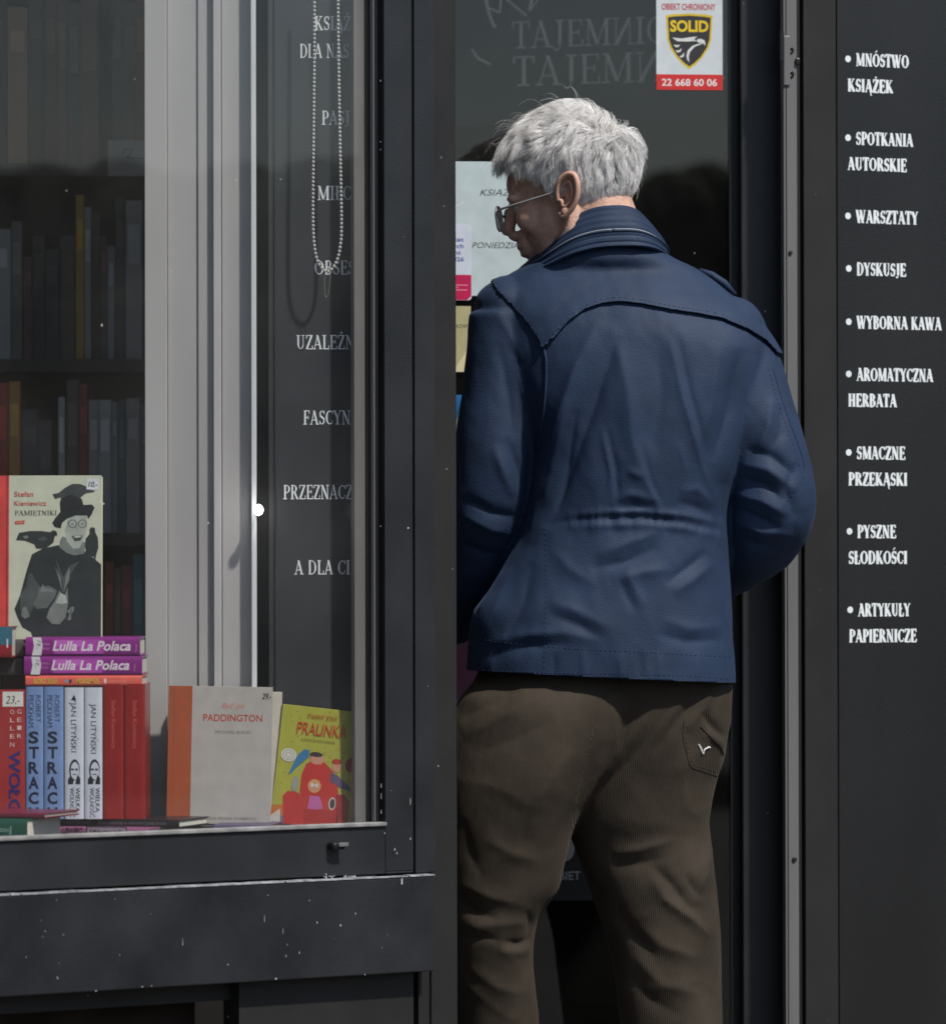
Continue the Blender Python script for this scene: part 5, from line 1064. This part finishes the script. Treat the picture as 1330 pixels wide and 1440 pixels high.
r_ = cring(.62, .0112); adopt(MB().tube(r_ + [r_[0]], .0016, n=6).build('collar_seam', M_jk, smooth=True))
adopt(MB().ell(P(741, 374, 9.045), (.004, .004, .004)).build('collar_snap', mat('snap_metal', (.7, .7, .7), .25, .5, metal=1), smooth=True))


# ---- trousers
M_cord = None
def corduroy():
    m = bpy.data.materials.new('corduroy'); m.use_nodes = True; n = m.node_tree; b = n.nodes['Principled BSDF']; col = (.047, .037, .027)
    b.inputs['Roughness'].default_value = .8; b.inputs['Specular IOR Level'].default_value = .2; b.inputs['Sheen Weight'].default_value = .15; b.inputs['Sheen Roughness'].default_value = .35; b.inputs['Sheen Tint'].default_value = (.35, .30, .25, 1)
    at = n.nodes.new('ShaderNodeAttribute'); at.attribute_name = 'rib'
    sn = n.nodes.new('ShaderNodeMath'); sn.operation = 'SINE'; n.links.new(at.outputs['Fac'], sn.inputs[0])
    tc = n.nodes.new('ShaderNodeTexCoord'); nz = n.nodes.new('ShaderNodeTexNoise'); nz.inputs['Scale'].default_value = 12; nz.inputs['Detail'].default_value = 6; n.links.new(tc.outputs['Object'], nz.inputs[0])
    cr = n.nodes.new('ShaderNodeValToRGB'); cr.color_ramp.elements[0].position = .3; cr.color_ramp.elements[1].position = .75; cr.color_ramp.elements[0].color = (*[c * .75 for c in col], 1); cr.color_ramp.elements[1].color = (*[c * 1.35 for c in col], 1); n.links.new(nz.outputs[0], cr.inputs[0])
    mr = n.nodes.new('ShaderNodeMapRange'); mr.inputs[1].default_value = -1; mr.inputs[2].default_value = 1; mr.inputs[3].default_value = .90; mr.inputs[4].default_value = 1.07; n.links.new(sn.outputs[0], mr.inputs[0])
    mx = n.nodes.new('ShaderNodeVectorMath'); mx.operation = 'SCALE'; n.links.new(cr.outputs[0], mx.inputs[0]); n.links.new(mr.outputs[0], mx.inputs['Scale']); n.links.new(mx.outputs[0], b.inputs['Base Color'])
    b1 = n.nodes.new('ShaderNodeBump'); b1.inputs['Strength'].default_value = .5; b1.inputs['Distance'].default_value = .0007; n.links.new(sn.outputs[0], b1.inputs['Height'])
    n2 = n.nodes.new('ShaderNodeTexNoise'); n2.inputs['Scale'].default_value = 16; n2.inputs['Detail'].default_value = 2; n.links.new(tc.outputs['Object'], n2.inputs[0])
    b2 = n.nodes.new('ShaderNodeBump'); b2.inputs['Strength'].default_value = .45; b2.inputs['Distance'].default_value = .006; n.links.new(n2.outputs[0], b2.inputs['Height']); n.links.new(b1.outputs[0], b2.inputs['Normal']); n.links.new(b2.outputs[0], b.inputs['Normal']); return m
LLg = [(900, 690, 950, 9.01, .10), (955, 668, 934, 9.005, .118), (985, 646, 918, 8.995, .128), (1040, 628, 884, 8.985, .132), (1100, 620, 842, 8.98, .125), (1150, 618, 814, 8.98, .115), (1178, 618, 803, 8.98, .11), (1215, 618, 794, 8.985, .105), (1250, 620, 786, 8.99, .10), (1275, 623, 769, 8.99, .092), (1300, 626, 755, 8.99, .088), (1340, 630, 750, 9.0, .086), (1390, 634, 753, 9.01, .084), (1440, 638, 758, 9.02, .084), (1560, 645, 758, 9.03, .08), (1660, 650, 755, 9.03, .08)]
RLg = [(900, 780, 1010, 9.02, .10), (955, 772, 1027, 9.02, .118), (1005, 780, 1027, 9.03, .125), (1065, 785, 1018, 9.035, .12), (1100, 790, 1008, 9.04, .115), (1150, 797, 998, 9.045, .11), (1178, 803, 999, 9.05, .105), (1210, 815, 1003, 9.05, .10), (1250, 829, 1008, 9.05, .098), (1300, 846, 1012, 9.05, .092), (1350, 860, 1014, 9.05, .088), (1400, 868, 1015, 9.05, .086), (1440, 873, 1016, 9.05, .085), (1560, 885, 1015, 9.05, .08), (1660, 890, 1010, 9.05, .08)]
tb_ = MB(); tb_.rings([ringpx(*r, e=2.15, n=48) for r in interp_rows(LLg, 4)]); tb_.rings([ringpx(*r, e=2.15, n=48) for r in interp_rows(RLg, 4)])
tm = remesh(tb_, .0042, 2)
TF = [
 (5, 16, [(940, 965), (900, 1020), (850, 1080), (815, 1140)]), (-5, 9, [(950, 985), (905, 1045), (850, 1105), (812, 1165)]), (4, 14, [(975, 965), (930, 1020), (880, 1075)]), (-4, 9, [(990, 970), (955, 1010), (920, 1060)]), (5, 8, [(1003, 965), (985, 1000), (965, 1030)]),
 (5, 16, [(650, 1035), (690, 1020), (740, 990), (775, 965)]), (-5, 14, [(645, 1010), (690, 990), (730, 965)]), (-3, 16, [(660, 1060), (720, 1040), (780, 1010)]),
 (-5, 6, [(985, 1000), (1000, 1020), (1020, 1040)]), (4, 6, [(990, 1030), (1010, 1045), (1018, 1060)]),
 (6, 9, [(1000, 1185), (990, 1230), (975, 1275)]), (-6, 9, [(915, 1215), (945, 1245), (972, 1282)]), (6, 9, [(915, 1232), (935, 1265), (975, 1295), (1000, 1320)]), (-5, 8, [(965, 1230), (975, 1250), (985, 1265)]), (4, 8, [(860, 1200), (900, 1195), (950, 1180)]), (-4, 10, [(860, 1218), (900, 1215), (940, 1205)]),
 (-5, 12, [(860, 1270), (885, 1310), (925, 1350)]), (5, 14, [(900, 1300), (930, 1330), (985, 1350)]), (4, 12, [(890, 1340), (930, 1385), (990, 1400)]), (-4, 12, [(880, 1370), (920, 1410), (960, 1430)]),
 (-4.5, 11, [(645, 1265), (670, 1285), (700, 1292)]), (4, 13, [(645, 1240), (690, 1262), (745, 1275)]), (3, 10, [(660, 1305), (700, 1300), (745, 1298)]), (-5, 6, [(705, 1325), (730, 1328), (750, 1318)]), (3, 8, [(700, 1338), (730, 1340), (750, 1334)]), (-4, 7, [(740, 1280), (745, 1300), (742, 1320)]), (-4, 7, [(648, 1320), (680, 1318), (705, 1325)]), (3, 10, [(660, 1360), (700, 1390), (740, 1400)]), (3, 12, [(680, 1180), (720, 1200), (760, 1210)]), (-3, 12, [(650, 1150), (660, 1200), (680, 1240)]), (4, 16, [(800, 1050), (760, 1120), (740, 1180)]),
]
folds(tm, TF, lump=.0016, lscale=9, crisp=.0016); relax(tm, 1, .4)
v = getco(tm); px, py = to_px(v)
def cx_(rows, y): ys = [r[0] for r in rows]; return np.interp(y, ys, [(r[1] + r[2]) / 2 for r in rows]), np.interp(y, ys, [(r[2] - r[1]) / 2 for r in rows]), np.interp(y, ys, [r[3] for r in rows])
cl_, rl_, yl_ = cx_(LLg, py); cr_, rr_, yr_ = cx_(RLg, py)
isR = np.abs(px - cr_) / rr_ < np.abs(px - cl_) / rl_ ; c0 = np.where(isR, cr_, cl_); r0 = np.where(isR, rr_, rl_); y0 = np.where(isR, yr_, yl_)
ang = np.arctan2((px - c0) / 860, -(v[:, 1] - y0)); rib = ang * (np.interp(py, [950, 1440], [130, 70]) * 0 + 95) * 2 * math.pi / 4.6
rib = np.where(py < 1178, (px + (py - 1000) * .0) * 2 * math.pi / 4.6, rib); rib = (px - np.where(isR, .09, .02) * (py - 1000)) * 2 * math.pi / 3.1
tm.attributes.new('rib', 'FLOAT', 'POINT').data.foreach_set('value', rib.astype(np.float32))
M_cord = corduroy(); tr = adopt(link('trousers', tm, M_cord, smooth=True)); TV = mesh_bvh(tm)
M_ts = mat('trouser_seam', (.020, .017, .014), .8, .2)
seam(TV, [(962, 1012), (960, 1035), (965, 1058), (971, 1078), (985, 1084), (1008, 1092)], .0006, M_ts, 'pocket_seam', .0002)
seam(TV, [(966, 1014), (964, 1035), (969, 1057), (974, 1074), (988, 1079), (1010, 1086)], .0005, mat('trouser_thread', (.09, .075, .06), .8, .2), 'pocket_stitching', .0004, dash=True)
seam(TV, [(984, 1022), (1000, 1038), (1014, 1052), (1017, 1062)], .0009, M_ts, 'pocket_seam', .0002)
for pts in ([(982, 1047), (985, 1054), (988, 1061)], [(988, 1061), (990, 1054), (994, 1052), (998, 1051)], [(984, 1050), (987, 1057)], [(990, 1055), (996, 1050)]):
    seam(TV, pts, .0013, mat('white_thread', (.72, .72, .70), .8, .2), 'embroidered_mark', .001, k=3)
adopt(MB().tube([P(983, 379, 9.03), P(1000, 386, 9.03), P(1018, 398, 9.03), P(1034, 414, 9.03)], [.003, .006, .0065, .003], n=8).build('epaulette', M_jk, smooth=True))
# shoes, below the frame
for cx, cy in ((700, 9.03), (950, 9.05)):
    p = P(cx, 1660, cy); sh_ = MB(); sh_.rings([[ (p.x + wx * math.cos(a_), cy + yy, max(.0, hz * (math.sin(a_) * .5 + .5))) for a_ in [2 * math.pi * i / 20 for i in range(20)]] for yy, wx, hz in ((-.09, .02, .05), (-.08, .038, .10), (-.02, .042, .11), (.05, .045, .09), (.13, .05, .065), (.18, .04, .05), (.20, .015, .03))])
    adopt(sh_.build('shoe', mat('shoe_leather', (.03, .022, .018), .4, .5), smooth=True))

# ================================================================ unseen street behind the camera; hedges added to darken the lower pane reflections
def van(loc, rz, col, label):
    r = empty('parked_van', loc, (0, 0, rz), label, 'van'); prof = [(-2.6, .35), (-2.6, 1.2), (-2.5, 2.3), (-2.3, 2.45), (1.0, 2.45), (1.4, 2.2), (2.0, 1.35), (2.6, 1.1), (2.65, .35)]; prof = [(x, z * .8) for x, z in prof]
    MB().prism(prof, -.9, .9).build('body', mat('van_' + label.split()[1], col, .6, .3, var=.03), r, bevel=.02)
    for s_ in (-1, 1):
        for w_ in ([(-1.9, 1.15), (-1.85, 1.7), (-.4, 1.72), (-.4, 1.15)], [(-.3, 1.15), (-.3, 1.72), (1.0, 1.72), (1.5, 1.15)]):
            MB().prism(w_, s_ * .905, s_ * .915).build('side_window', mat('van_glass', (.01, .012, .014), .05, .6), r)
        for wx in (-1.4, 1.5):
            o = MB(); o.rings([[(wx + rr * math.cos(a_), s_ * .80 + yy, .33 + rr * math.sin(a_)) for a_ in [2 * math.pi * i / 24 for i in range(24)]] for rr, yy in ((.2, -.12), (.33, -.1), (.33, .1), (.2, .12))]); o.build('wheel', M_black, r)
def hedge(loc, rz, ln_, hh, lab):
    r = empty('reflection_hedge', loc, (0, 0, rz), label=lab, cat='hedge'); m = MB()
    for i in range(int(ln_ * 9)):
        m.ell((random.uniform(-ln_ / 2, ln_ / 2), random.uniform(-.3, .3), random.uniform(.3, hh - .3)), (random.uniform(.35, .55), random.uniform(.35, .5), random.uniform(.25, .36)), nu=12, nv=8)
    for i in range(int(ln_ * 9)):
        m.ell((-ln_ / 2 + i / 9, random.uniform(-.12, .12), hh - .34 + random.uniform(-.05, .05)), (random.uniform(.22, .3), .4, random.uniform(.28, .34)), nu=10, nv=8)
        m.ell((-ln_ / 2 + i / 9, random.uniform(-.12, .12), hh - .9 + random.uniform(-.1, .1)), (.35, .4, .45), nu=10, nv=8)
    m.build('foliage', mat('hedge_leaves', (.035, .05, .025), .8, .2, var=.4), r, fix=False)
    for i in range(4): MB().tube([(-ln_ / 2 + ln_ * (i + .5) / 4, 0, 0), (-ln_ / 2 + ln_ * (i + .5) / 4, 0, .8)], .05).build('stem', M_brown, r)
hedge((4, -8.6, 0), 0, 13, 3.1, 'tall unseen hedge added for the dark door reflection, behind the blue van'); hedge((12, 5, 0), R(90), 13, 2.62, 'tall unseen hedge added for the dark window reflection, by the charcoal van')
van((4.4, -6.4, 0), 0, (.008, .02, .06), 'parked blue van behind the camera mirrored darkly in the door glass'); van((-1.9, -6.6, 0), 0, (.012, .012, .013), 'parked black van behind the camera left of the blue one')
van((10.5, 5.2, 0), R(90), (.012, .012, .014), 'parked charcoal van off to the right mirrored in the display window'); van((10.5, .2, 0), R(90), (.02, .02, .022), 'parked graphite van nearer the camera off to the right')
